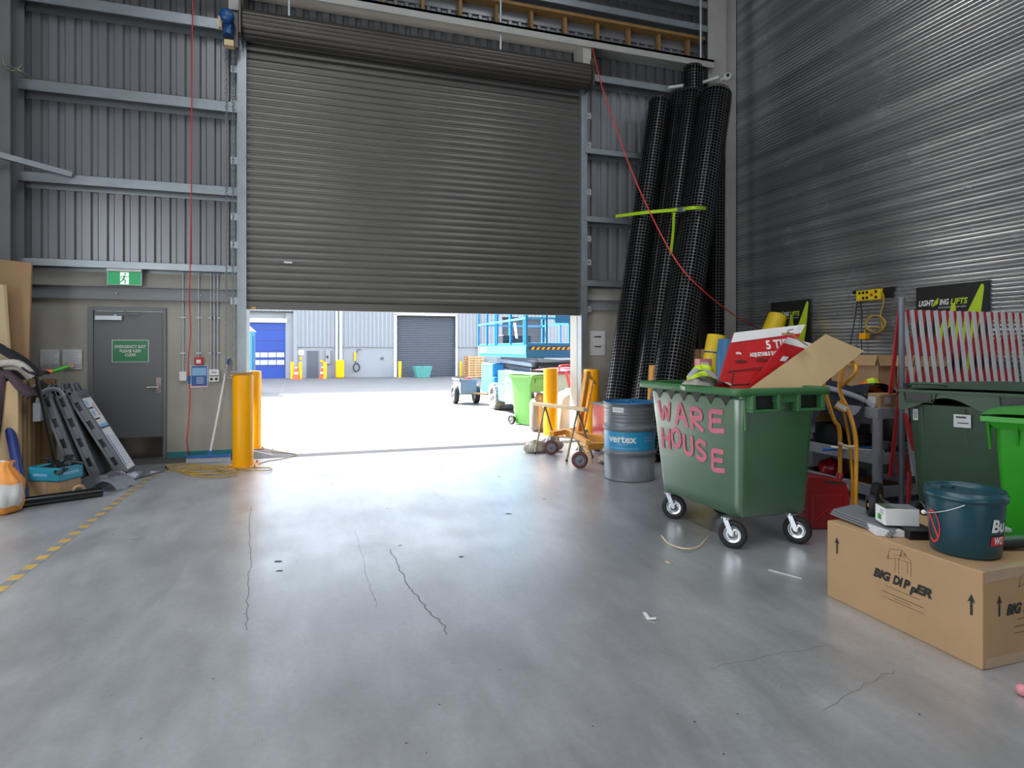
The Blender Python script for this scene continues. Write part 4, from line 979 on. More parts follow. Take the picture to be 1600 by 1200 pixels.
for (x, y, a) in ((2.98, 3.80, .9), (3.0, 4.62, .75), (3.53, 3.74, 1.0), (3.5, 4.6, .8)):
    cd = Vector((math.cos(a), -math.sin(a), 0)); c0 = Vector((x, y, .105)) + cd * .0
    ax = Vector((math.sin(a), math.cos(a), 0))
    b = MB(); caster_wheel(b, c0, .105, .05, ax, 'rubber', 'chrome', 36)
    t2 = b.build('caster_wheel', t)
    b = MB()
    for s in (-1, 1): b.bar(c0 + ax * .034 * s, c0 + ax * .034 * s - cd * .045 + Vector((0, 0, .11)), .006, .035, 'chrome', up=cd)
    top_ = c0 - cd * .045 + Vector((0, 0, .115)); b.cyl(top_ - Vector((0, 0, .006)), top_ + Vector((0, 0, .012)), .042, 'chrome', 16); b.cyl(c0 - ax * .04, c0 + ax * .04, .01, 'chrome', 10); b.build('fork', t2)

# contents of the bin
def slab(b, corners, th, m, m2=None):
    c = [Vector(p) for p in corners]; n_ = (c[1] - c[0]).cross(c[3] - c[0]).normalized() * th
    b.hexa(c, [p + n_ for p in c], m)
P_ = lambda u, v, y: WY(u, v, y)
# shelving carton (red and white)
c = [P_(1118, 612, 4.05), P_(1205, 612, 4.0), P_(1258, 507, 4.22), P_(1147, 520, 4.3)]
t = thing('shelving_carton', (3.2, 4.1, 1.15), 'flat red and white shelving carton sticking out of the bin', 'carton')
b = MB(); slab(b, c, -.03, 'red'); b.build('carton_board', t, bevel=.003)
ex = (c[1] - c[0]); ey = (c[3] - c[0]); nrm = ex.cross(ey).normalized()
if nrm.y > 0: nrm = -nrm
def pt(u_, v_, off=.002): return c[0] * (1 - u_) * (1 - v_) + c[1] * u_ * (1 - v_) + c[2] * u_ * v_ + c[3] * (1 - u_) * v_ + nrm * off
b = MB(); b.quad(pt(0, .82), pt(1, .86), pt(1, 1), pt(0, 1), 'white'); b.quad(pt(.9, .88, .003), pt(.98, .88, .003), pt(.98, .98, .003), pt(.9, .98, .003), 'paper'); b.quad(pt(.62, .9, .003), pt(.66, .9, .003), pt(.66, .95, .003), pt(.62, .97, .003), 'red'); b.quad(pt(.68, .92, .003), pt(.86, .93, .003), pt(.86, .945, .003), pt(.68, .935, .003), 'ink'); b.build('white_band', t)
b = MB()
def wtxt(s, u_, v_, size, w, m='white', bold=.0015, sh=.25):
    o = pt(u_, v_, .003); X = frame(o, (pt(u_ + .1, v_) - pt(u_, v_)), (pt(u_, v_ + .1) - pt(u_, v_)));
    if (X.to_3x3() @ Vector((0, 0, 1))).y > 0: X = X @ Matrix.Scale(1, 4)
    b.text(s, m, X, size, bold, sh, width=w)
wtxt('5 TIER', .74, .71, .115, .27, bold=.004); wtxt('ADJUSTABLE SHELVING', .64, .57, .05, .36, bold=.0025); wtxt('650kg', .16, .62, .03, .05)
wtxt('1830mm', .25, .48, .03, .11, 'ink'); wtxt('1000mm x 400', .65, .48, .03, .2, 'ink')
def wline(u0, v0, u1, v1, w=.008, m='ink'):
    b.bar(pt(u0, v0, .003), pt(u1, v1, .003), w, .001, m, up=nrm)
for q in ((.12, .32, .7, .36), (.18, .1, .72, .12), (.2, .3, .24, .1), (.62, .34, .72, .12), (.1, .3, .14, .32)): wline(*q)
wline(.1, .04, .7, .04, .006, 'paper'); b.build('print', t)
# second red carton, lower right, tilted
c = [P_(1158, 620, 3.95), P_(1243, 625, 3.92), P_(1300, 545, 4.02), P_(1231, 527, 4.08)]
t = thing('shelving_carton', (3.4, 4.0, 1.15), 'second red carton wedged under the brown cardboard sheet', 'carton')
b = MB(); slab(b, c, -.012, 'red'); b.build('carton_board', t)
ex = (c[1] - c[0]); ey = (c[3] - c[0]); nrm = ex.cross(ey).normalized(); nrm = -nrm if nrm.y > 0 else nrm
b = MB(); b.quad(pt(.0, .9), pt(1, .88), pt(1, 1), pt(0, 1), 'white'); b.bar(pt(.1, .2), pt(.25, .5), .01, .002, 'ink', up=nrm); b.quad(pt(.18, .62), pt(.3, .62), pt(.3, .7), pt(.18, .7), 'paper'); b.build('print', t)
# brown cardboard sheet
c = [P_(1150, 622, 3.82), P_(1262, 620, 3.78), P_(1350, 548, 3.95), P_(1290, 522, 4.02)]
b = MB(); slab(b, c, -.006, 'card_pale'); tag(b.build('cardboard_sheet', bevel=.001), 'large plain brown cardboard sheet jutting out of the green bin', 'cardboard')
b = MB(); b.bar(P_(1230, 518, 4.0), P_(1262, 540, 3.9), .05, .012, 'card_dark'); b.bar(P_(1222, 522, 4.05), P_(1240, 522, 4.0), .05, .02, 'card'); tag(b.build('torn_cardboard'), 'torn brown cardboard scrap on top of the red cartons', 'cardboard')
b = MB(); b.grid(lambda u, v: tuple(P_(1075 + 68 * u, 600 - 24 * math.sin(PI * min(1, .2 + u)) * (1 - .2 * v) - 3 * math.sin(13 * u + 4 * v), 4.25 - .35 * v + .05 * math.sin(8 * u))), 18, 8, 'plastic_bag'); blob(b, (2.98, 4.2, 1.2), .14, .12, .07, 'rag', 8); tag(b.build('newspaper_bundle'), 'crumpled grey packaging heaped at the left of the bin', 'paper')
b = MB(); blob(b, (3.17, 4.45, 1.27), .11, .1, .09, 'hivis', 4, 26, 14); tag(b.build('safety_vest'), 'fluorescent yellow vest bunched behind the packaging in the bin', 'vest')
t = thing('small_carton', (3.3, 4.68, 1.15), 'small pink and white packet behind the yellow vest', 'box')
b = MB(); b.box((3.27, 4.62, 1.1), (3.4, 4.7, 1.42), 'pink'); b.build('carton_body', t); b = MB(); b.box((3.28, 4.617, 1.3), (3.39, 4.62, 1.33), 'white'); b.box((3.28, 4.617, 1.36), (3.36, 4.62, 1.39), 'white'); b.build('print', t)

# rolls standing behind the bin
def soft_roll(p0, p1, r, m, label, ties=()):
    t = thing('fabric_roll', p0, label, 'roll'); p0, p1 = Vector(p0), Vector(p1)
    b = MB(); n = 12; pts_ = [p0.lerp(p1, k / n) for k in range(n + 1)]; b.tube(pts_, [r * (1 - .05 * math.sin(k * 1.7)) for k in range(n + 1)], m, 20); b.build('roll_body', t)
    for f in ties: b = MB(); q = p0.lerp(p1, f); d = (p1 - p0).normalized(); b.cyl(q - d * .02, q + d * .02, r * 1.04, 'blue_vinyl', 20); b.build('tie', t)
    return t
soft_roll((4.85, 6.9, 0), WY(1120, 524, 6.9), .13, 'yellow_soft', 'upright yellow roll with a blue tie behind the green bin', (.85,))
soft_roll((4.95, 6.55, 0), WY(1138, 530, 6.5), .13, 'blue_soft', 'upright blue roll beside the yellow one behind the bin')
soft_roll((5.9, 7.6, 0), WY(1215, 494, 7.75), .15, 'yellow_soft', 'bright yellow roll leaning in front of the far black poster')
for i, u in enumerate((1086, 1098)):
    b = MB(); p = WY(u, 546, 7.4); b.cyl((p.x, p.y, 0), p, .075, 'card', 20); b.cyl(p, p + Vector((0, 0, .004)), .06, 'card_dark', 20); tag(b.build('cardboard_tube'), ('left' if i == 0 else 'right') + ' one of two brown cardboard tubes behind the bin', 'tube', 'cardboard tubes')

# jerry can
t = thing('jerry_can', (4.05, 3.95, 0), 'dark red plastic fuel jerry can standing right of the green bin', 'jerry can')
Xj = T(4.06, 4.03, 0) @ RZ(-.22)
b = MB(); H_ = .46
prof = [(-.2, 0), (.2, 0), (.2, .30), (.17, .39), (.12, .41), (-.12, .455), (-.185, .45), (-.2, .42)]
hole = None
b.add([(x, -.09, z) for x, z in prof] + [(x, .09, z) for x, z in prof], [tuple(range(8)), tuple(range(8, 16))[::-1]] + [(i, 8 + i, 8 + (i + 1) % 8, (i + 1) % 8) for i in range(8)], 'red_dark', False, Xj)
b.box((-.15, -.094, .06), (.15, .094, .3), 'red_dark', Xj); b.build('can_body', t, bevel=.02, seg=3)
b = MB(); b.box((-.07, -.0925, .385), (.1, .0925, .405), 'ink', Xj @ RY(.09)); b.build('handle_opening', t)
b = MB(); b.bar(Xj @ Vector((-.12, -.095, .08)), Xj @ Vector((.0, -.095, .18)), .012, .008, 'red'); b.bar(Xj @ Vector((.0, -.095, .18)), Xj @ Vector((.12, -.095, .08)), .012, .008, 'red'); b.build('moulded_cross', t)
b = MB(); b.box((.2, -.05, .28), (.206, .03, .36), 'paper', Xj); b.build('label_sticker', t)
b = MB(); b.cyl(Xj @ Vector((.15, 0, .39)), Xj @ Vector((.17, 0, .45)), .028, 'red_dark', 14); b.build('cap', t)

# ================================================================== HAND TRUCK
t = thing('hand_truck', (4.5, 4.6, 0), 'yellow tubular hand truck with a looped handle', 'trolley')
def dp(u, v, d): return DP(u, v, d)
D0 = 5.35
l1 = [dp(1287, 585, D0), dp(1289, 610, D0), dp(1303, 655, D0 - .05), dp(1311, 668, D0 - .05), dp(1313, 700, D0 - .05), dp(1312, 760, D0 - .1), dp(1311, 800, D0 - .1)]
l2 = [dp(1316, 575, D0), dp(1312, 610, D0), dp(1325, 640, D0 - .1), dp(1334, 668, D0 - .2), dp(1338, 700, D0 - .25), dp(1337, 760, D0 - .3), dp(1336, 808, D0 - .3)]
lm = [dp(1314, 625, D0 - .03), dp(1320, 650, D0 - .08), dp(1327, 690, D0 - .12), dp(1331, 740, D0 - .15), dp(1331, 790, D0 - .2)]
b = MB(); b.tube(l1, .018, 'truck_yellow', 10, curve=4); b.tube(l2, .018, 'truck_yellow', 10, curve=4); b.tube(lm, .011, 'truck_yellow', 8, curve=4)
b.tube([l1[0], dp(1290, 572, D0), dp(1300, 567, D0), dp(1312, 568, D0), l2[0]], .018, 'truck_yellow', 10, curve=4); b.build('frame', t)
b = MB(); b.tube([dp(1316, 603, D0 - .02), dp(1326, 594, D0 - .2), dp(1336, 583, D0 - .3), dp(1337, 572, D0 - .3), dp(1330, 565, D0 - .2), dp(1318, 562, D0 - .05)], .015, 'truck_yellow', 10, curve=5); b.build('loop_handle', t)
b = MB(); q = dp(1306, 631, D0 - .06); q2 = dp(1323, 640, D0 - .1); b.bar(q, q2, .01, .07, 'truck_yellow'); b.bar(q + Vector((0, -.008, 0)), q2 + Vector((0, -.008, 0)), .003, .04, 'white'); b.build('name_plate', t)
b = MB(); b.tube([dp(1312, 693, D0 - .06), dp(1325, 698, D0 - .2), dp(1338, 698, D0 - .25)], .014, 'timber_pale', 8, curve=4); b.build('cross_bar', t)
for (x, y) in ((4.93, 4.25), (4.6, 3.62)):
    b = MB(); r_ = .135; caster_wheel(b, (x, y, r_), r_, .07, (.35, -1, 0) if x < 4.8 else (.6, -1, 0), 'rubber', 'truck_yellow', 30); b.build('wheel', t)
b = MB(); b.bar((4.93, 4.25, .135), (4.6, 3.62, .135), .02, .02, 'galv'); b.bar((4.6, 3.75, .06), (4.35, 4.2, .02), .03, .03, 'truck_yellow'); b.build('axle', t)
b = MB(); b.hexa([(4.2, 4.1, 0), (4.48, 4.32, 0), (4.36, 4.48, 0), (4.08, 4.26, 0)], [(4.2, 4.1, .008), (4.48, 4.32, .008), (4.36, 4.48, .008), (4.08, 4.26, .008)], 'truck_yellow'); b.build('toe_plate', t)

# ================================================================== SERVICE CART
t = thing('utility_cart', (5.5, 4.9, 0), 'grey plastic three shelf utility cart loaded with bags', 'cart')
cx0, cx1, cy0, cy1 = 5.14, 5.75, 4.42, 5.4
for z in (.1, .42, .86):
    b = MB(); b.box((cx0, cy0, z), (cx1, cy1, z + .02), 'cart_grey')
    for lo, hi in (((cx0 - .02, cy0 - .02, z - .03), (cx0, cy1 + .02, z + .08)), ((cx1, cy0 - .02, z - .03), (cx1 + .02, cy1 + .02, z + .08)), ((cx0, cy0 - .02, z - .03), (cx1, cy0, z + .08)), ((cx0, cy1, z - .03), (cx1, cy1 + .02, z + .08))): b.box(lo, hi, 'cart_grey')
    b.build('shelf_tray', t, bevel=.006)
for x in (cx0 + .02, cx1 - .02):
    for y in (cy0 + .02, cy1 - .02):
        b = MB(); b.lathe([(.045, .06), (.045, .9)], 'cart_grey', T(x, y, 0), 16); b.build('post', t)
        b = MB(); caster_wheel(b, (x, y, .05), .05, .03, (1, 0, 0), 'rubber', 'grey_plastic', 18); b.build('caster', t)
b = MB(); b.tube([(cx0 + .02, cy0 + .05, .93), (cx0 + .0, cy0 + .2, 1.02), (cx0 - .02, cy0 + .6, 1.1), (cx0 + .02, cy1 + .12, 1.1), (cx0 + .2, cy1 + .18, 1.1)], .028, 'cart_grey', 10, curve=6); b.build('push_handle', t)
# things on the cart
b = MB(); b.grid(lambda u, v: (cx0 - .09 + .5 * u + .03 * math.sin(7 * v), cy0 + .12 + .7 * v, 1.03 + .10 * math.sin(PI * u) ** .5 + .04 * math.sin(6 * v + 3 * u) - (1.1 * max(0, .25 - u) * (1 + .5 * math.sin(8 * v)))), 20, 18, 'cloth_navy'); o = b.build('work_jacket'); tag(o, 'dark navy jacket thrown over the top of the cart', 'jacket')
t = thing('paper_parcel', (5.3, 4.55, .88), 'brown paper parcel with white label on the cart top', 'parcel')
b = MB(); Xp = T(5.28, 4.5, .885) @ RZ(.1); b.box((-.12, -.07, 0), (.14, .1, .19), 'card', Xp); b.build('parcel_body', t, bevel=.02, seg=3)
b = MB(); b.box((-.06, -.073, .09), (.04, -.07, .16), 'paper', Xp); b.box((-.125, -.03, .09), (-.121, .05, .16), 'paper', Xp); b.build('label_sticker', t)
b = MB(); blob(b, (5.42, 4.75, 1.1), .13, .1, .09, 'orange', 12); tag(b.build('plastic_bag'), 'orange plastic bag on the cart against the big carton', 'bag')
b = MB(); blob(b, (5.38, 4.68, 1.16), .06, .05, .05, 'hivis', 14); tag(b.build('crumpled_wrapper'), 'green and white wrapper resting on the orange bag', 'wrapper')
for k in range(4):
    b = MB(); b.lathe([(.06, 0), (.095, 0), (.1, .008), (.1, .044), (.095, .05), (.06, .05), (.06, 0)], 'rubber', T(5.3, 4.75, .442 + .052 * k), 28)
    tag(b.build('tape_roll'), 'roll of black tape, number %s up in the stack on the middle shelf' % ('one', 'two', 'three', 'four')[k] if False else ('lowest', 'second lowest', 'second highest', 'topmost')[k] + ' black tape roll of the stack on the middle shelf', 'tape', 'stacked black tape rolls')
b = MB(); b.tube([(5.0, 4.95, .46), (5.3, 4.6, .52)], .016, 'blue_poster', 8); b.tube([(5.02, 4.86, .5), (5.34, 4.52, .49)], .014, 'white', 8); tag(b.build('caulking_gun'), 'blue and white tubes on the middle cart shelf', 'tool')
t = thing('plastic_crate', (5.45, 5.1, .44), 'black open crate on the middle shelf of the cart', 'crate')
b = MB(); b.box((5.25, 4.95, .442), (5.65, 5.3, .46), 'black'); b.box((5.25, 4.95, .46), (5.265, 5.3, .7), 'black'); b.box((5.635, 4.95, .46), (5.65, 5.3, .7), 'black'); b.box((5.265, 4.95, .46), (5.635, 4.965, .7), 'black'); b.box((5.265, 5.285, .46), (5.635, 5.3, .7), 'black'); b.build('crate_body', t)
b = MB(); b.box((5.2, 4.5, .122), (5.66, 5.1, .14), 'blue_vinyl'); b.box((5.22, 4.55, .14), (5.6, 4.9, .15), 'card_dark'); tag(b.build('flat_panels'), 'flat blue and brown panels on the bottom cart shelf', 'panel')
b = MB(); blob(b, (5.35, 5.15, .19), .15, .12, .11, 'red_dark', 21); tag(b.build('red_tool_bag'), 'red tool bag on the bottom shelf of the cart', 'bag')

# junk behind the bin and hand truck
b = MB(); blob(b, (5.0, 5.75, .19), .24, .2, .3, 'black', 31); tag(b.build('rubbish_bag'), 'black rubbish bag slumped behind the yellow hand truck', 'bag')
b = MB(); b.hexa([(4.75, 5.6, .45), (5.2, 5.4, .4), (5.22, 5.44, .4), (4.77, 5.64, .45)], [(4.55, 5.75, .86), (5.02, 5.6, 1.02), (5.04, 5.64, 1.02), (4.57, 5.79, .86)], 'cloth_grey'); b.box((4.9, 5.62, 0), (4.94, 5.66, .6), 'cloth_grey'); tag(b.build('grey_board', bevel=.004), 'dark grey board propped up behind the hand truck', 'board')
b = MB(); blob(b, (4.75, 5.35, .16), .14, .16, .24, 'black', 35); blob(b, (4.72, 5.3, .42), .1, .12, .09, 'blue_soft', 36); tag(b.build('tool_bag'), 'black and blue tool bag beside the green bin', 'bag')
t = thing('low_carton', (4.5, 5.6, 0), 'brown carton on the floor right behind the green bin', 'box'); b = MB(); b.box((4.35, 5.55, 0), (4.7, 5.9, .5), 'card_dark'); b.build('carton_body', t, bevel=.005); b = MB(); b.box((4.5, 5.546, 0), (4.55, 5.55, .5), 'tape'); b.build('packing_tape', t)
b = MB(); b.grid(lambda u, v: (4.82 + .3 * u, 5.2 + .05 * math.sin(6 * u), .02 + .1 * v + .0 * u), 4, 3, 'paper'); 
# ---- bench along the right wall
t = thing('work_bench', (6.5, 6.5, 0), 'dark steel bench with clutter along the right hand wall', 'bench')
b = MB(); b.box((6.0, 4.9, 1.03), (7.1, 7.3, 1.07), 'frame_grey'); b.build('bench_top', t, bevel=.004)
for x in (6.05, 7.05):
    for y in (4.95, 6.15, 7.25): b = MB(); b.box((x - .025, y - .025, 0), (x + .025, y + .025, 1.03), 'frame_grey'); b.build('leg', t)
b = MB(); b.box((6.0, 4.9, .45), (7.1, 7.3, .48), 'frame_grey'); b.build('lower_shelf', t)
def open_carton(lo, hi, label, m='card'):
    t = thing('cardboard_carton', ((lo[0] + hi[0]) / 2, (lo[1] + hi[1]) / 2, lo[2]), label, 'box')
    b = MB(); b.box(lo, (hi[0], hi[1], hi[2] - .0), m); b.build('carton_body', t, bevel=.004)
    zf = hi[2] - (hi[2] - lo[2]) * .32
    b = MB(); b.hexa([(lo[0] - .02, lo[1] - .05, zf), (hi[0] - .02, lo[1] - .05, zf), (hi[0] - .02, lo[1] - .045, zf), (lo[0] - .02, lo[1] - .045, zf)], [(lo[0], lo[1] - .006, hi[2] + .003), (hi[0], lo[1] - .006, hi[2] + .003), (hi[0], lo[1] - .001, hi[2] + .003), (lo[0], lo[1] - .001, hi[2] + .003)], m); b.build('flap', t)
    b = MB(); b.hexa([(lo[0] - .05, lo[1], zf), (lo[0] - .05, hi[1], zf), (lo[0] - .045, hi[1], zf), (lo[0] - .045, lo[1], zf)], [(lo[0] - .006, lo[1], hi[2] + .003), (lo[0] - .006, hi[1], hi[2] + .003), (lo[0] - .001, hi[1], hi[2] + .003), (lo[0] - .001, lo[1], hi[2] + .003)], m); b.build('flap', t)
open_carton((6.05, 5.2, 1.072), (6.6, 5.85, 1.44), 'large open brown carton on the bench behind the cart')
open_carton((6.3, 4.95, 1.072), (6.75, 5.17, 1.43), 'brown carton on the bench seen through the barrier slats', 'card')
t = thing('red_toolbox', (6.2, 6.5, 1.07), 'pinkish red carton on the bench behind the hand truck', 'box')
b = MB(); b.box((6.05, 6.25, 1.072), (6.5, 6.85, 1.25), 'pink'); b.build('carton_body', t, bevel=.004); b = MB(); b.box((6.046, 6.4, 1.1), (6.05, 6.5, 1.2), 'paper'); b.build('label_sticker', t)
b = MB(); blob(b, (6.2, 6.42, 1.31), .12, .11, .1, 'blue_soft', 44); tag(b.build('blue_cloth'), 'blue cloth bundle on the pinkish carton', 'cloth')
b = MB(); b.tube([(6.06, 6.13, 1.11), (6.12, 5.93, 1.12)], .045, 'red', 12); tag(b.build('red_torch'), 'stubby red cylinder on the bench beside the open carton', 'tool')
b = MB(); b.box((6.05, 4.95, .482), (6.5, 5.6, .8), 'black'); tag(b.build('storage_tub', bevel=.01), 'black storage tub on the lower shelf of the bench', 'tub')
b = MB(); b.box((6.1, 6.3, .482), (6.6, 7.0, .75), 'card_dark'); tag(b.build('shelf_carton', bevel=.01), 'brown carton on the lower bench shelf near the corner', 'box')
# wire stillage behind the barrier
t = thing('wire_cage', (6.9, 4.4, 0), 'dark wire mesh cage behind the red and white barrier', 'cage')
b = MB()
for k in range(9): z = .5 + .09 * k; b.cyl((6.35, 4.75, z), (7.2, 4.75, z), .004, 'galv', 5)
for k in range(12): x = 6.35 + .077 * k; b.cyl((x, 4.75, .4), (x, 4.75, 1.3), .004, 'galv', 5)
b.build('wire_panel', t); b = MB(); b.box((6.35, 4.77, 0), (6.38, 4.8, 1.32), 'black'); b.box((7.17, 4.77, 0), (7.2, 4.8, 1.32), 'black'); b.box((6.38, 4.77, .0), (7.17, 4.8, 1.2), 'black'); b.build('cage_frame', t)

# ================================================================== WALL: POSTERS AND POWER BOARD
def poster(y0, y1, label):
    t = thing('wall_poster', (7.25, (y0 + y1) / 2, 1.15), label, 'poster'); x = 7.27; yc = (y0 + y1) / 2; w = y0 - y1
    b = MB(); b.box((x, y1, 1.15), (x + .012, y0, 2.3), 'poster_black'); b.build('poster_board', t, bevel=.002)
    X = frame((x - .001, yc, 1.72), (0, -1, 0), (0, 0, 1))
    b = MB(); b.text('LIGHT', 'white', X @ T(-.305, .365, 0), .095, .003, .2, width=.2); b.text('ING', 'white', X @ T(-.075, .365, 0), .095, .003, .2, width=.115); b.text('LIFTS', 'lime', X @ T(.1, .365, 0), .095, .003, .2, width=.2)
    b.text('ACCESS EQUIPMENT FOR ANY HEIGHT', 'paper', X @ T(.02, .3, 0), .028, .0, .1, width=.34)
    b.add([(-.225, .31, 0), (-.18, .38, 0), (-.195, .38, 0), (-.14, .43, 0), (-.165, .35, 0), (-.15, .35, 0)], [(0, 1, 2), (0, 4, 5), (0, 5, 3), (1, 2, 3)], 'lime', False, X); b.build('lettering', t)
    b = MB()                                                       # the big green mark
    b.prism([(.19, .2), (.345, .52), (.36, .545), (.385, .54), (.39, .5), (.34, .1), (.22, -.5), (.14, -.5), (.17, -.12), (.04, -.2), (.03, .1), (-.06, .0), (-.16, -.4), (-.24, -.4), (-.1, .12), (-.02, .18), (.02, .34), (.06, .34), (.09, .12)], .0015, 'lime', X); b.build('green_mark', t)
poster(5.70, 4.83, 'black poster with green mark behind the red and white barrier')
poster(8.29, 7.43, 'black poster with green mark farther off above the green bin')
t = thing('power_board', (7.25, 6.36, 2.19), 'yellow multi socket power board mounted on the right wall', 'socket')
b = MB(); b.box((7.225, 6.17, 2.19), (7.285, 6.56, 2.335), 'yellow_soft'); b.build('board_body', t, bevel=.006)
for k, (y, z) in enumerate([(6.5, 2.3), (6.44, 2.3), (6.38, 2.3), (6.24, 2.3), (6.24, 2.225), (6.38, 2.225), (6.44, 2.225)]): b = MB(); b.cyl((7.219, y, z), (7.226, y, z), .02, 'black', 14); b.build('outlet', t)
b = MB(); b.cyl((7.219, 6.31, 2.26), (7.226, 6.31, 2.26), .02, 'red', 14); b.build('reset_button', t)
b = MB(); b.box((7.26, 6.02, 2.2), (7.288, 6.17, 2.31), 'black'); b.box((7.27, 6.0, 2.3), (7.288, 6.66, 2.345), 'black'); b.build('mounting_plate', t)
b = MB(); b.tube([WX(1377, 457, 7.22), WX(1381, 462, 7.2), WX(1380, 475, 7.2), WX(1376, 492, 7.2)] + [WX(1367 + 15 * math.sin(k * .9) + (k % 3), 506 + 13 * math.cos(k * .9), 7.19 - .006 * (k % 4)) for k in range(1, 30)] + [WX(1355, 512, 7.2), WX(1350, 526, 7.18)], .0085, 'yellow_cord', 6, curve=4)
o = tag(b.build('extension_lead'), 'coiled yellow lead hanging from the power board', 'cord')
b = MB(); p = WX(1351, 526, 7.2); b.box(p - Vector((.05, .05, .04)), p + Vector((.04, .05, .05)), 'yellow'); b.build('plug', o, bevel=.01)
b = MB(); b.tube([WX(1340, 465, 7.26), WX(1337, 490, 7.25), WX(1332, 520, 7.25), WX(1328, 545, 7.24), WX(1328, 580, 7.24)], .008, 'black', 6, curve=4); b.tube([WX(1343, 465, 7.26), WX(1347, 490, 7.25), WX(1346, 520, 7.25), WX(1347, 580, 7.24)], .008, 'black', 6, curve=4); tag(b.build('power_cable'), 'pair of black cables dropping from the power board', 'cord')

# ================================================================== BARRIER
t = thing('expanding_barrier', (6.2, 4.3, 0), 'red and white expanding trellis barrier behind the dark bin', 'barrier')
b = MB(); b.cyl((5.275, 4.28, 0), (5.275, 4.28, 1.99), .026, 'pole_grey', 14); b.cyl((5.275, 4.28, 1.86), (5.275, 4.28, 2.0), .031, 'pole_grey', 14); b.build('end_pole', t)
b = MB(); b.bar((5.28, 4.28, 1.9), (5.34, 4.3, 1.9), .02, .03, 'galv'); b.bar((5.28, 4.28, 1.05), (5.36, 4.3, 1.1), .03, .05, 'galv_light'); b.build('hinge_bracket', t)
yb = 4.33; sp = .105; Hs = .78
for lev, z0 in enumerate((.28, 1.08)):
    for k in range(17):
        x = 5.36 + sp * k
        b = MB(); b.bar((x, yb, z0 + Hs + .03), (x + .13, yb, z0 + .0), .045, .012, 'slat_white', up=(0, 1, 0)); b.build('white_slat', t)
        b = MB(); b.bar((x - .025, yb + .016, z0 + Hs + .03), (x - .15, yb + .016, z0), .045, .012, 'slat_red', up=(0, 1, 0)); b.build('red_slat', t)
b = MB(); b.bar((5.28, 4.25, .9), (5.33, 4.2, .55), .035, .02, 'slat_red'); b.bar((5.3, 4.22, .35), (5.26, 4.2, .02), .035, .02, 'slat_red'); b.build('folding_leg', t)
b = MB(); b.bar((5.31, 4.2, .55), (5.42, 4.18, .02), .03, .02, 'galv_light'); b.build('prop', t)

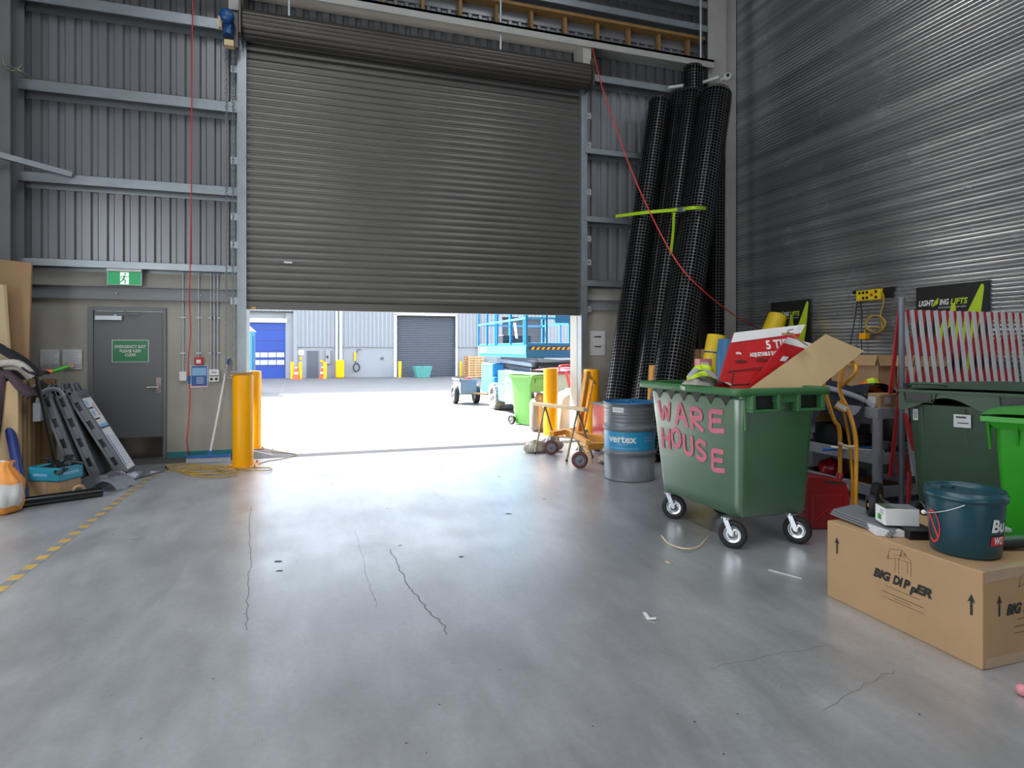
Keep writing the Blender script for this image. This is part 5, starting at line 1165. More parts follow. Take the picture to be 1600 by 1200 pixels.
# ================================================================== DARK BIN
def bin660(loc, rz, label, W=1.28, D=.77, hz=1.17):
    t = thing('waste_bin', loc, label, 'bin', rz)
    # local: x along the long front, y away from viewer
    def rect(x0, x1, y0, y1): return [(x0, y0), (x1, y0), (x1, y1), (x0, y1)]
    b = MB(); shell(b, [(ringpts(rect(.14, W - .14, .13, D - .12), .06), .22), (ringpts(rect(.1, W - .1, .1, D - .08), .07), .27), (ringpts(rect(.04, W - .04, .06, D - .03), .08), 1.06)], 'bin_dark', cap1=True); b.build('bin_body', t, world=False)
    for x in (.14, .42, .7, .98): b = MB(); b.hexa([(x + .02, .115, .27), (x + .035, .115, .27), (x + .035, .13, .27), (x + .02, .13, .27)], [(x, .052, 1.04), (x + .015, .052, 1.04), (x + .015, .07, 1.04), (x, .07, 1.04)], 'bin_dark'); b.build('rib', t, world=False)
    b = MB(); n = 40
    def apron(u, v):
        x = W * u; zb = hz - .10 - .055 * math.cos(2 * PI * (u * 2.0)) ; return (x, -.015 + .03 * v * .3, zb + (hz - zb) * v)
    b.grid(apron, n, 3, 'bin_dark'); b.grid(lambda u, v: (W * u, -.015 + v * (D + .03), hz), 6, 4, 'bin_dark'); b.grid(lambda u, v: (0 if v < 2 else 0, -.015 + (D + .03) * u, hz - .12 + .12 * v), 8, 2, 'bin_dark'); b.grid(lambda u, v: (W, -.015 + (D + .03) * u, hz - .12 + .12 * v), 8, 2, 'bin_dark')
    b.grid(lambda u, v: (W * u, D + .015, hz - .12 + .12 * v), 8, 2, 'bin_dark')
    b.build('rim', t, world=False)
    for x in (.06, W / 2 + .03): 
        b = MB(); b.box((x, -.024, hz - .075), (x + .17, -.016, hz - .02), 'black'); b.tube([(x - .02, -.02, hz - .015), (x - .01, -.022, hz - .085), (x + .18, -.022, hz - .085), (x + .2, -.02, hz - .015)], .006, 'bin_dark', 6); b.build('lifting_pocket', t, world=False)
    b = MB(); b.grid(lambda u, v: (.0 + W * u, -.03 + (D + .06) * v, hz + .012 + .07 * math.sin(PI * min(max(u, .02), .98)) ** .6 * math.sin(PI * min(max(v, .03), .97)) ** .5), 30, 16, 'bin_dark')
    b.grid(lambda u, v: (W * u, -.03, hz + .012 - .02 * v), 2, 1, 'bin_dark'); b.build('lid', t, world=False)
    b = MB(); b.tube([(.06, .05, hz + .03), (.1, .02, hz + .06), (.28, .02, hz + .06), (.32, .05, hz + .04)], .012, 'bin_dark', 8, curve=4); b.cyl((.04, .04, hz + .02), (.04, .04, hz + .06), .02, 'rubber', 10); b.build('lid_handle', t, world=False)
    b = MB(); b.box((.36, .05, .9), (.47, .0545, 1.0), 'paper', T(0, -.004, 0)); b.box((.375, .049, .972), (.44, .05, .985), 'ink', T(0, -.004, 0)); b.box((.385, .049, .93), (.455, .05, .938), 'ink', T(0, -.004, 0)); b.build('paper_label', t, world=False)
    b = MB(); b.box((.085, .06, .93), (.12, .064, 1.02), 'paper', T(0, -.004, 0)); b.box((.092, .058, .945), (.112, .06, 1.005), 'paper_print', T(0, -.004, 0)); b.build('barcode_sticker', t, world=False)
    for x in (.2, W - .2):
        for y in (.2, D - .18): b = MB(); caster_wheel(b, (x, y, .1), .1, .05, (1, 0, 0), 'rubber', 'chrome', 20); b.box((x - .035, y - .02, .1), (x - .03, y + .02, .22), 'chrome'); b.box((x + .03, y - .02, .1), (x + .035, y + .02, .22), 'chrome'); b.build('caster', t, world=False)
    return t
ang = math.atan2(-1.219, .524)
bin660((4.53, 3.70, 0), ang, 'large dark green lidded bin in front of the barrier')

# bright green wheelie bins
def wheelie(loc, rz, m, label, grp=None):
    t = thing('wheelie_bin', loc, label, 'bin', rz, grp)
    def rect(x0, x1, y0, y1): return [(x0, y0), (x1, y0), (x1, y1), (x0, y1)]
    b = MB(); shell(b, [(ringpts(rect(-.2, .2, -.22, .2), .04), .02), (ringpts(rect(-.21, .21, -.24, .22), .05), .06), (ringpts(rect(-.26, .26, -.32, .3), .06), .9), (ringpts(rect(-.265, .265, -.33, .31), .06), .96)], m, cap1=True); b.build('bin_body', t, world=False)
    b = MB(); shell(b, [(ringpts(rect(-.27, .27, -.34, .32), .05), .93), (ringpts(rect(-.3, .3, -.375, .34), .05), .97), (ringpts(rect(-.3, .3, -.375, .34), .05), 1.0)], m, cap0=False, cap1=True)
    for x in (-.28, -.15, .15, .28): b.add([(x - .006, -.37, .97), (x - .006, -.30, .97), (x - .006, -.30, .8), (x + .006, -.37, .97), (x + .006, -.30, .97), (x + .006, -.30, .8)], [(0, 1, 2), (3, 5, 4), (0, 3, 4, 1), (1, 4, 5, 2), (2, 5, 3, 0)], m)
    b.build('rim', t, world=False)
    b = MB(); b.grid(lambda u, v: (-.31 + .62 * u, -.39 + .77 * v, 1.003 + .05 * math.sin(PI * min(max(u, .04), .96)) ** .4 * math.sin(PI * min(max(v, .04), .96)) ** .4), 16, 16, m); b.grid(lambda u, v: (-.31 + .62 * u, -.39, 1.003 - .03 * v), 2, 1, m); b.grid(lambda u, v: (-.31, -.39 + .77 * u, 1.003 - .03 * v), 2, 1, m); b.build('lid', t, world=False)
    b = MB(); b.cyl((-.2, .38, 1.0), (.2, .38, 1.0), .015, m, 10); b.box((-.2, .3, .985), (-.17, .385, 1.015), m); b.box((.17, .3, .985), (.2, .385, 1.015), m); b.build('handle', t, world=False)
    for x in (-.25, .25): b = MB(); caster_wheel(b, (x, .26, .1), .1, .05, (1, 0, 0), 'rubber', 'grey_plastic', 24); b.build('wheel', t, world=False)
    b = MB(); b.cyl((-.25, .26, .1), (.25, .26, .1), .012, 'galv', 8); b.box((-.2, .16, .06), (.2, .26, .14), m); b.build('axle', t, world=False)
    return t
wl = wheelie((4.51, 2.56, 0), math.radians(-66.7), 'bin_lime', 'bright green wheelie bin at the right edge beside the dark bin'); wl.scale = (1.08, 1.08, 1.08)

# ================================================================== BIG CARDBOARD BOX AND WHAT LIES ON IT
BX0, BX1, BY0, BY1, BZ = 2.95, 3.62, 1.985, 2.885, .46
t = thing('cardboard_box', (3.28, 2.43, 0), 'large brown printed cardboard box in the right foreground', 'box')
b = MB(); b.box((BX0, BY0, 0), (BX1, BY1, BZ), 'card'); b.build('box_body', t, bevel=.006, seg=3)
b = MB(); b.box((BX0 + .02, BY0 - .0012, BZ - .05), (BX1, BY0, BZ), 'tape'); b.box((BX0 + .02, BY0, BZ), (BX1, BY0 + .05, BZ + .0012), 'tape'); b.build('packing_tape', t)
b = MB(); b.box((BX0 + .02, BY0 - .0012, .003), (BX1, BY0, .05), 'tape'); b.build('packing_tape', t)
Xs = frame((BX0 - .0015, 2.37, .23), (0, -1, 0), (0, 0, 1)); Xf = frame((3.26, BY0 - .0015, .23), (1, 0, 0), (0, 0, 1))
b = MB()
def arrow(X): b.add([(-.006, -.05, 0), (.006, -.05, 0), (.006, .015, 0), (.018, .01, 0), (0, .05, 0), (-.018, .01, 0), (-.006, .015, 0)], [(0, 1, 2, 6), (5, 6, 2, 3, 4)], 'ink', False, X)
arrow(Xs @ T(-.44, .1, 0)); arrow(Xs @ T(.335, .06, 0)); arrow(Xf @ T(-.2, .06, 0)); arrow(Xf @ T(.25, .06, 0))
for X, w in ((Xs @ T(-.02, .03, 0), 1), (Xf @ T(.02, .03, 0), 1)):
    Xr = X @ RZ(.0)
    b.text('BIG', 'ink', Xr @ T(-.125, .0, 0), .064, .0042, .3, width=.108); b.text('DI', 'ink', Xr @ T(-.03, .0, 0), .064, .0042, .3, width=.062); b.text('P', 'ink', Xr @ T(.02, .0, 0), .064, .0042, .3, width=.044); b.text('P', 'ink', Xr @ T(.056, -.022, 0), .058, .004, .3, width=.042); b.text('ER', 'ink', Xr @ T(.115, .0, 0), .064, .0042, .3, width=.09)
    for k, (ww, yy) in enumerate(((.2, -.05), (.24, -.085), (.1, -.10), (.24, -.115))): b.box((-ww / 2, yy, 0), (ww / 2, yy + (.0025 if k in (1,) else .0018), .0004), 'ink', Xr)
    hs = [((-.09, .1), (-.07, .16)), ((-.07, .16), (0, .175)), ((0, .175), (.05, .13)), ((.05, .13), (.05, .05)), ((-.04, .12), (.05, .12)), ((-.04, .12), (-.04, .045)), ((-.09, .1), (-.04, .12)), ((0, .175), (-.02, .12)), ((-.08, .1), (-.08, .13)), ((-.02, .12), (-.02, .04)), ((.03, .12), (.03, .06)), ((-.055, .13), (.02, .155)), ((-.01, .14), (.02, .14)), ((.02, .14), (.015, .16)), ((.015, .16), (-.005, .16)), ((-.005, .16), (-.01, .14))]
    for p, q in hs:
        p, q = Vector(p + (0,)), Vector(q + (0,)); d = (q - p).normalized(); n_ = Vector((-d.y, d.x, 0)) * .0008
        b.add([p - n_, q - n_, q + n_, p + n_], [(0, 1, 2, 3)], 'ink', False, Xr)
b.build('print', t)
# bucket
bc = Vector((3.17, 2.22, BZ + .003)); R0, R1, HB = .150, .172, .325
t = thing('bucket', bc, 'dark teal plastic bucket with wire handle on the big box', 'bucket')
b = MB(); b.lathe([(0, 0), (R0 - .01, 0), (R0, .01), (R1 - .004, HB - .05), (R1 - .004, HB - .045), (R1 + .006, HB - .045), (R1 + .008, HB - .02), (R1 + .001, HB - .018), (R1 + .001, HB), (R1 - .006, HB), (R1 - .01, HB - .03), (R0 - .006, .02), (0, .015)], 'bucket', None, 64); b.build('pail', t, world=False)
va = math.atan2(-bc.y, -bc.x)
b = MB(); b.lathe([(0, HB - .022), (R1 - .02, HB - .02), (R1 - .012, HB - .004)], 'bucket', None, 48); b.cyl((0.02, .1, HB - .024), (.02, .1, HB - .01), .03, 'bucket', 12); b.build('lid', t, world=False)
b = MB(); h0 = Vector(((R1 + .012) * math.cos(va - 1.15), (R1 + .012) * math.sin(va - 1.15), .2)); h1 = Vector(((R1 + .012) * math.cos(va + .15), (R1 + .012) * math.sin(va + .15), HB - .06))
arcp = [Vector(((R1 + .016) * math.cos(va - 1.15 + 1.15 * k / 10), (R1 + .016) * math.sin(va - 1.15 + 1.15 * k / 10), .19 + .055 * (k / 10) ** 2 + .03 * k / 10)) for k in range(11)]
b.tube(arcp, .0028, 'galv_light', 6); b.sphere(arcp[0], .012, 'white', 8, 6); b.build('wire_handle', t, world=False)
def conew(a_c, z_c):
    def f(v):
        z = z_c + v.y; rr = R0 + (R1 - R0) * z / HB + .003; return Vector((rr * math.cos(a_c + v.x / rr), rr * math.sin(a_c + v.x / rr), z))
    return f
b = MB(); b.text('Bu', 'white', I4, .085, .003, .1, warp=conew(va + .95, .17), width=.085); b.grid(lambda u, v: conew(va + .98, .095)(Vector((-.045 + .1 * u, -.02 + .045 * v, 0))), 8, 1, 'red'); b.grid(lambda u, v: conew(va + .98, .095)(Vector((0, 0, 0))), 1, 1, 'red')
b.text('WO', 'white', I4, .05, .002, .1, warp=lambda v: conew(va + .98, .0975)(v) * 1.0 + Vector((math.cos(va + .98), math.sin(va + .98), 0)) * .001, width=.06)
b.build('lettering', t, world=False)
b = MB()
for k in range(40):
    a0_, a1_ = 2 * PI * k / 40, 2 * PI * (k + 1) / 40; f = conew(va - .95, .13)
    b.add([f(Vector((.045 * math.cos(q) * rr, .085 * math.sin(q) * rr, 0))) for q, rr in ((a0_, 1), (a1_, 1), (a1_, .86), (a0_, .86))], [(0, 1, 2, 3)], 'red_cord')
f = conew(va - .95, .13); b.add([f(Vector(p)) for p in ((-.03, .055, 0), (-.022, .065, 0), (.035, -.05, 0), (.027, -.06, 0))], [(0, 1, 2, 3)], 'red_cord'); b.build('red_emblem', t, world=False)
# white carton
t = thing('small_carton', (3.12, 2.5, BZ + .04), 'small white printed carton beside the teal bucket', 'box')
Xw = T(3.13, 2.56, BZ + .052) @ RZ(-.45)
b = MB(); b.box((-.09, -.045, 0), (.09, .075, .095), 'white', Xw); b.build('carton_body', t, bevel=.003)
b = MB(); b.box((-.088, -.043, .095), (.088, .073, .0957), 'grey_plastic', Xw); b.box((-.088, -.043, .0957), (-.03, .073, .0962), 'bin_green', Xw); b.box((-.0912, .0, .02), (-.09, .04, .05), 'bin_lime', Xw)
for k in range(6): b.box((-.0912, -.03 + .008 * k, .055), (-.09, -.028 + .008 * k, .085), 'paper_print', Xw)
b.build('print', t)
b = MB(); b.bar(FL(1372, 850, BZ + .02), FL(1450, 852, BZ + .02), .06, .036, 'card_dark'); 
t = thing('paper_stack', (3.08, 2.5, BZ), 'low stack of paper and a dark tray under the white carton', 'paper')
b = MB(); b.box((-.12, -.07, .002), (.06, .09, .035), 'paper', T(3.10, 2.56, BZ) @ RZ(-.5)); b.build('sheets', t); b = MB(); b.box((-.02, -.09, .002), (.13, .08, .05), 'black', T(3.12, 2.52, BZ) @ RZ(-.35)); b.build('tray', t)
# grey aluminium boards
c0, c1, c2, c3 = Vector((3.02, 2.93, BZ + .02)), Vector((3.0, 2.5, BZ + .004)), Vector((3.2, 2.62, BZ + .004)), Vector((3.25, 2.98, BZ + .02))
for k in range(3):
    o = Vector((.008 * k, -.004 * k, .012 * k)); b = MB(); slab(b, [c1 + o, c2 + o, c3 + o, c0 + o], .009, 'grey_plastic')
    tag(b.build('metal_sheet'), ('lowest', 'middle', 'topmost')[k] + ' of three grey metal sheets lying aslant on the brown box', 'sheet', 'grey metal sheets on the box')
# toy wheel / castor with yellow hub
t = thing('loose_wheel', (3.13, 2.78, BZ + .04), 'loose black wheel with a yellow hub lying on the box', 'wheel')
b = MB(); X = T(3.16, 2.76, BZ + .105) @ RZ(.9) @ RX(PI / 2); b.lathe([(.035, -.02), (.055, -.022), (.062, -.012), (.062, .012), (.055, .022), (.035, .02)], 'rubber', X, 28); b.build('tyre', t)
b = MB()
for k in range(5): a_ = 2 * PI * k / 5; b.bar(X @ Vector((0, 0, 0)), X @ Vector((.038 * math.cos(a_), .038 * math.sin(a_), 0)), .012, .02, 'truck_yellow')
b.cyl(X @ Vector((0, 0, -.02)), X @ Vector((0, 0, .02)), .012, 'truck_yellow', 10); b.build('hub', t)
# tools right of bucket
t = thing('tool_bag', (3.45, 2.3, BZ), 'clear packet and dark tools at the right end of the box', 'tools')
b = MB(); b.bar((3.36, 2.42, BZ + .05), (3.6, 2.3, BZ + .06), .1, .02, 'galv_light'); b.build('blade', t, bevel=.003)
b = MB(); b.tube([(3.36, 2.22, BZ + .03), (3.46, 2.2, BZ + .035), (3.58, 2.2, BZ + .03)], .025, 'bin_green', 8, curve=4); b.build('handle', t)
b = MB(); b.tube([(3.36, 2.18, BZ + .025), (3.5, 2.14, BZ + .03), (3.6, 2.12, BZ + .025)], .02, 'black', 8, curve=4); b.build('grip', t)
# scraps on the floor
b = MB(); b.tube([FL(1033, 836, .01), FL(1040, 845, .012), FL(1048, 851, .01), FL(1070, 857, .03), FL(1090, 855, .02), FL(1100, 846, .03), FL(1108, 837, .02)], .006, 'timber_pale', 6, curve=5, squash=.4); tag(b.build('bark_strip'), 'curved pale strip of packing lying before the bin', 'scrap')
p, q = FL(1201, 890, .004), FL(1253, 904, .004); b = MB(); b.bar(p, q, .008, .004, 'white'); tag(b.build('cable_tie'), 'thin straight white strip on the floor left of the box', 'scrap')
b = MB(); b.bar(FL(1007, 957, .005), FL(1014, 968, .005), .02, .004, 'white'); b.bar(FL(1013, 967, .005), FL(1025, 966, .01), .02, .004, 'white'); tag(b.build('paper_scrap'), 'bent white paper scrap in the open floor', 'scrap')
b = MB(); b.bar(FL(1040, 877, .004), FL(1047, 880, .004), .015, .006, 'timber_pale'); tag(b.build('wood_chip'), 'tiny pale chip on the floor below the curved strip', 'scrap')
p = FL(1598, 1080, .02); b = MB(); b.sphere((p.x, p.y, .025), .025, 'pink', 10, 8); tag(b.build('pink_pebble'), 'small pink lump on the floor at the lower right edge', 'scrap')

# ================================================================== OUTSIDE, NEAR THE DOOR
wheelie((4.02, 11.35, 0), math.radians(24), 'bin_bright', 'light green wheelie bin outside the opening next to a gas bottle')
t = thing('waste_bin', (4.95, 11.75, 0), 'green waste bin with dark red lid behind the light wheelie bin', 'bin', .25)
b = MB(); shell(b, [(ringpts([(-.5, -.3), (.55, -.3), (.55, .35), (-.5, .35)], .06), .2), (ringpts([(-.6, -.38), (.65, -.38), (.65, .4), (-.6, .4)], .08), 1.02)], 'bin_green', cap1=True); b.build('bin_body', t, world=False)
b = MB(); b.grid(lambda u, v: (-.66 + 1.36 * u, -.45 + .9 * v, 1.05 + .09 * math.sin(PI * min(max(u, .03), .97)) ** .4 * math.sin(PI * min(max(v, .03), .97)) ** .5), 18, 12, 'bin_red'); b.grid(lambda u, v: (-.66 + 1.36 * u, -.45, 1.05 - .05 * v), 2, 1, 'bin_red'); b.build('lid', t, world=False)
for x in (-.4, .45): b = MB(); caster_wheel(b, (x, -.2, .1), .1, .05, (1, 0, 0), 'rubber', 'chrome', 18); b.box((x - .03, -.22, .1), (x + .03, -.18, .2), 'chrome'); b.build('caster', t, world=False)
t = thing('gas_bottle', (3.84, 10.35, 0), 'silver forklift gas bottle outside beside the yellow bollard', 'gas bottle')
b = MB(); b.lathe([(0, .02), (.13, .02), (.16, .06), (.165, .1), (.165, .5), (.15, .56), (.12, .6), (.0, .61)], 'cyl_silver', None, 32); b.build('tank', t, world=False)
b = MB(); b.lathe([(.135, .58), (.14, .72), (.135, .72), (.13, .58)], 'cyl_silver', None, 28, a0=-2.5, a1=2.5); b.build('collar', t, world=False)
b = MB(); b.lathe([(.12, 0), (.12, .03)], 'cyl_silver', None, 24); b.build('foot_ring', t, world=False)
b = MB(); b.cyl((0, 0, .6), (0, 0, .68), .025, 'chrome', 12); b.build('valve', t, world=False)
b = MB(); b.box((3.22, 10.55, 0), (3.62, 10.95, .012), 'timber_pale', None); tag(b.build('plywood_offcut'), 'pale plywood square lying flat by the light wheelie bin', 'timber')
t = thing('plastic_barrel', (4.42, 10.3, 0), 'translucent white barrel standing against the right reveal', 'barrel')
b = MB(); b.lathe([(0, 0), (.2, 0), (.22, .04), (.22, .6), (.19, .7), (.12, .74), (0, .74)], 'barrel_white', None, 28); b.build('barrel_body', t, world=False); b = MB(); b.cyl((0, 0, .74), (0, 0, .78), .06, 'paper', 16); b.build('cap', t, world=False)
t = thing('pallet_jack', (4.7, 10.9, 0), 'red pallet jack parked outside behind the right bollard', 'trolley')
b = MB(); b.bar((4.58, 10.8, .08), (4.66, 11.3, .08), .15, .05, 'red'); b.bar((4.9, 10.8, .08), (4.98, 11.3, .08), .15, .05, 'red'); b.box((4.46, 10.62, .06), (5.02, 10.82, .5), 'red'); b.build('forks', t, bevel=.01)
b = MB(); b.bar((4.7, 10.68, .4), (4.5, 10.6, 1.1), .04, .04, 'red'); b.tube([(4.37, 10.6, 1.1), (4.35, 10.55, 1.2), (4.63, 10.55, 1.2), (4.63, 10.6, 1.1)], .015, 'red', 8, curve=3); b.build('tiller', t)
for y in (10.72,): b = MB(); caster_wheel(b, (4.7, y, .09), .09, .1, (1, .2, 0), 'rubber', 'grey_plastic', 20); b.build('wheel', t)
b = MB(); b.bar((4.5, 10.7, .45), (4.8, 10.7, .9), .05, .02, 'red'); b.build('push_bar', t)
t = thing('portable_toilet', (-2.7, 22.5, 0), 'pale blue portable toilet across the yard at the left jamb', 'toilet')
b = MB(); b.box((-3.3, 22.0, 0), (-2.2, 23.1, 2.15), 'lift_pale'); b.build('cabin_walls', t, bevel=.03)
b = MB(); b.hexa([(-3.34, 21.96, 2.15), (-2.17, 21.96, 2.15), (-2.17, 23.14, 2.15), (-3.34, 23.14, 2.15)], [(-3.2, 22.1, 2.32), (-2.35, 22.1, 2.32), (-2.35, 23.0, 2.32), (-3.2, 23.0, 2.32)], 'white'); b.build('roof', t)
b = MB(); b.box((-2.2, 22.15, .1), (-2.18, 22.95, 2.0), 'lift_blue'); b.build('door', t)

# ---- scissor lift
t = thing('scissor_lift', (5.1, 14.3, 0), 'blue rough terrain scissor lift with railed platform in the yard', 'lift')
LX0, LX1, LY0, LY1 = 4.28, 6.2, 12.3, 16.4
b = MB(); b.box((LX0 + .1, LY0 + .3, .3), (LX1 - .1, LY1 - .5, .62), 'lift_blue'); b.box((LX0 + .3, LY0 + .2, .25), (LX1 - .3, LY1 - .3, .4), 'lift_dark'); b.build('chassis', t, bevel=.02)
b = MB(); b.hexa([(LX0 - .1, 12.72, .26), (LX0 + .35, 12.72, .22), (LX0 + .35, 14.15, .22), (LX0 - .1, 14.15, .26)], [(LX0 - .1, 12.72, 1.0), (LX0 + .35, 12.72, 1.0), (LX0 + .35, 14.15, 1.0), (LX0 - .1, 14.15, 1.0)], 'lift_pale'); b.build('side_tray', t, bevel=.025)
Xl = frame((LX0 - .103, 13.35, .62), (0, -1, 0), (0, 0, 1))
b = MB(); ps = spline([Vector(p + (0,)) for p in ((.16, .18), (-.05, .22), (-.14, .1), (0, .0), (.12, -.1), (.02, -.22), (-.16, -.2))], 6)
for p, q in zip(ps, ps[1:]): d = (q - p).normalized(); n_ = Vector((-d.y, d.x, 0)) * .035; b.add([p - n_, q - n_, q + n_, p + n_], [(0, 1, 2, 3)], 'white', False, Xl)
b.box((-.68, -.1, 0), (-.5, .0, .001), 'white', Xl); b.box((.45, -.28, 0), (.5, -.24, .001), 'yellow', Xl); b.build('decal', t)
b = MB(); b.box((LX0 + .0, 15.0, .35), (LX0 + .35, 16.1, 1.15), 'lift_pale'); b.box((LX0 + .002, 14.85, .35), (LX0 + .34, 15.0, .8), 'lift_blue'); b.build('side_tray', t, bevel=.03)
for (x, y) in ((LX0 - .02, 14.5), (LX0 - .02, 12.42), (LX1 + .02, 14.5), (LX1 + .02, 12.42)):
    b = MB(); caster_wheel(b, (x, y, .33), .33, .26, (1, 0, 0), 'tyre_grey', 'grey_plastic', 32)
    for k in range(18):
        a_ = 2 * PI * k / 18; b.box((-.13, -.02, .32), (.13, .025, .345), 'tyre_grey', T(x, y, .33) @ RX(a_))
    b.build('wheel', t)
for k in range(5):
    z = .68 + .12 * k
    for x in (LX0 + .35, LX1 - .4):
        b = MB(); b.bar((x, LY0 + .5, z), (x, LY1 - .8, z + .07), .08, .09, 'lift_dark' if k % 2 else 'galv'); b.bar((x + .09, LY0 + .5, z + .07), (x + .09, LY1 - .8, z), .08, .09, 'lift_dark' if k % 2 else 'galv'); b.build('scissor_arm', t)
for k in range(5): b = MB(); b.box((LX0 + .4, LY0 + .42, .66 + .12 * k), (LX1 - .3, LY0 + .5, .74 + .12 * k), 'lift_dark'); b.cyl((LX0 + .3, LY0 + .55, .7 + .12 * k), (LX1 - .2, LY0 + .55, .7 + .12 * k), .03, 'galv', 8); b.build('cross_tube', t)
b = MB(); b.box((LX0, LY0, 1.33), (LX1, LY1, 1.63), 'lift_blue'); b.box((LX0 - .002, LY0 - .02, 1.58), (LX1 + .002, LY1 + .02, 1.66), 'lift_blue'); b.build('platform_deck', t, bevel=.012)
b = MB(); b.box((LX0 - .008, LY0 + .02, 1.4), (LX0 - .001, LY1 - .02, 1.6), 'lift_pale'); b.box((LX0 - .012, 15.6, 1.45), (LX0 - .008, 16.2, 1.56), 'white'); b.build('side_skirt', t)
b = MB(); x = LX0 + .04; k = 0
while x < LX1 - .1: b.add([(x, LY0 - .022, 1.51), (x + .06, LY0 - .022, 1.51), (x + .1, LY0 - .022, 1.565), (x + .04, LY0 - .022, 1.565)], [(0, 1, 2, 3)], 'yellow' if k % 2 else 'ink'); x += .06; k += 1
b.build('hazard_stripe', t)
posts = [(LX0, LY0), (LX0, LY0 + .12), (LX0, 13.4), (LX0, 14.55), (LX0, 14.7), (LX0, 15.5), (LX0, LY1), (4.75, LY0), (5.3, LY0), (5.42, LY0), (6.2, LY0), (6.2, 13.7), (6.2, 15), (6.2, LY1), (5.2, LY1)]
for x, y in posts: b = MB(); b.bar((x, y, 1.63), (x, y, 2.75), .05, .05, 'lift_blue'); b.build('rail_post', t)
for z in (2.2, 2.75):
    for p, q in (((LX0, LY0), (LX0, LY1)), ((LX0, LY0), (LX1, LY0)), ((LX1, LY0), (LX1, LY1)), ((LX0, LY1), (LX1, LY1))): b = MB(); b.bar((p[0], p[1], z), (q[0], q[1], z), .045, .045, 'lift_blue' if z > 2.5 or p[1] != q[1] and p[0] > 5 else 'lift_pale'); b.build('guard_rail', t)
b = MB(); b.box((4.95, LY0 - .03, 2.1), (5.35, LY0 + .02, 2.6), 'lift_blue'); b.build('control_box', t)
b = MB(); b.hexa([(LX0 - .03, 12.95, 1.78), (LX0 - .03, 12.8, 1.76), (LX0 - .025, 12.8, 1.76), (LX0 - .025, 12.95, 1.78)], [(LX0 - .03, 13.1, 2.12), (LX0 - .03, 12.95, 2.12), (LX0 - .025, 12.95, 2.12), (LX0 - .025, 13.1, 2.12)], 'timber_pale'); b.build('inspection_tag', t)
b = MB(); b.box((4.6, 15.1, 1.67), (5.4, 15.7, 1.9), 'black'); tag(b.build('tool_chest', bevel=.02), 'black chest lying on the scissor lift platform', 'box')

# ---- small trailer
t = thing('utility_trailer', (4.1, 15.95, 0), 'small galvanised two wheel trailer at the left of the lift', 'trailer')
b = MB(); b.box((3.66, 16.0, .3), (4.12, 16.9, .33), 'trailer_zinc'); b.box((3.66, 16.0, .33), (3.68, 16.9, .66), 'trailer_zinc'); b.box((3.68, 16.0, .33), (4.12, 16.02, .66), 'trailer_zinc'); b.box((4.1, 16.02, .33), (4.12, 16.9, .66), 'trailer_zinc'); b.box((3.66, 16.9, .33), (4.12, 16.92, .66), 'trailer_zinc'); b.box((3.63, 15.97, .66), (4.15, 16.0, .7), 'trailer_zinc'); b.box((3.63, 15.97, .66), (3.66, 16.95, .7), 'trailer_zinc'); b.build('tray', t)
for x in (3.6, 4.2): b = MB(); caster_wheel(b, (x, 16.4, .27), .27, .14, (1, 0, 0), 'rubber', 'trailer_zinc', 28); b.build('wheel', t)
b = MB(); b.cyl((3.6, 16.4, .27), (4.2, 16.4, .27), .025, 'trailer_zinc', 8); b.build('axle', t)
b = MB(); b.bar((4.0, 16.05, .32), (4.7, 15.5, .25), .05, .05, 'timber'); b.build('drawbar', t)
t = thing('water_cooler', (3.98, 15.95, .3), 'red capped blue drum riding in the small trailer', 'drum')
b = MB(); b.cyl((3.95, 16.2, .333), (3.95, 16.2, .66), .13, 'blue_soft', 20); b.build('tank', t); b = MB(); b.cyl((3.95, 16.2, .66), (3.95, 16.2, .74), .1, 'red', 20); b.build('cap', t)

# ================================================================== THE WAREHOUSE ACROSS THE YARD
FY = 34.0
def fx(u): return WY(u, 547, FY).x
def fz(v, u=600): return WY(u, v, FY).z
t = thing('warehouse_building', (5, FY, 0), 'pale grey clad warehouse across the sunny yard', 'building')
TOP = 16.1
def seg(b, u0, u1, z0, z1, m, y0=0.0, y1=.3): b.box((fx(u0), FY + y0, z0), (fx(u1), FY + y1, z1), m)
b = MB(); zc = 1.66; zd = 3.46; TW = 4.4
b.box((-40, FY + .3, 0), (60, FY + 20, TOP), 'far_clad'); b.box((-40, FY - .14, TW), (60, FY + .3, TOP), 'far_bounce')
# lower precast band with gaps for doors
for u0, u1 in ((458.5, 619.5), (711.5, 782), (850, 1400)): seg(b, u0, u1, 0, zc, 'far_panel', -.02, .3)
b.box((-40, FY - .02, 0), (fx(389) - 2.2, FY + .3, zc), 'far_panel'); b.build('panels_and_bounce_band', t)
b = MB()
def far_ribs(x0, x1, z0, z1):
    pr = []; x = x0
    while x < x1: pr += [(x, FY - .1), (x + .1, FY - .1), (x + .13, FY - .06), (x + .19, FY - .06)]; x += .22
    b.add([(px, py, z0) for px, py in pr] + [(px, py, z1) for px, py in pr], [(i, i + 1, len(pr) + i + 1, len(pr) + i) for i in range(len(pr) - 1)], 'far_clad')
far_ribs(-40, fx(389) - 2.2, zc, TOP); far_ribs(fx(389) - 2.2, fx(458.5), zd + .1, TOP); far_ribs(fx(458.5), fx(619.5), zc, TOP); far_ribs(fx(619.5), fx(711.5), zd, TOP); far_ribs(fx(711.5), fx(782), zc, TOP); far_ribs(fx(782), fx(850), zd, TOP); far_ribs(fx(850), 50, zc, TOP)
b.build('wall_cladding', t)
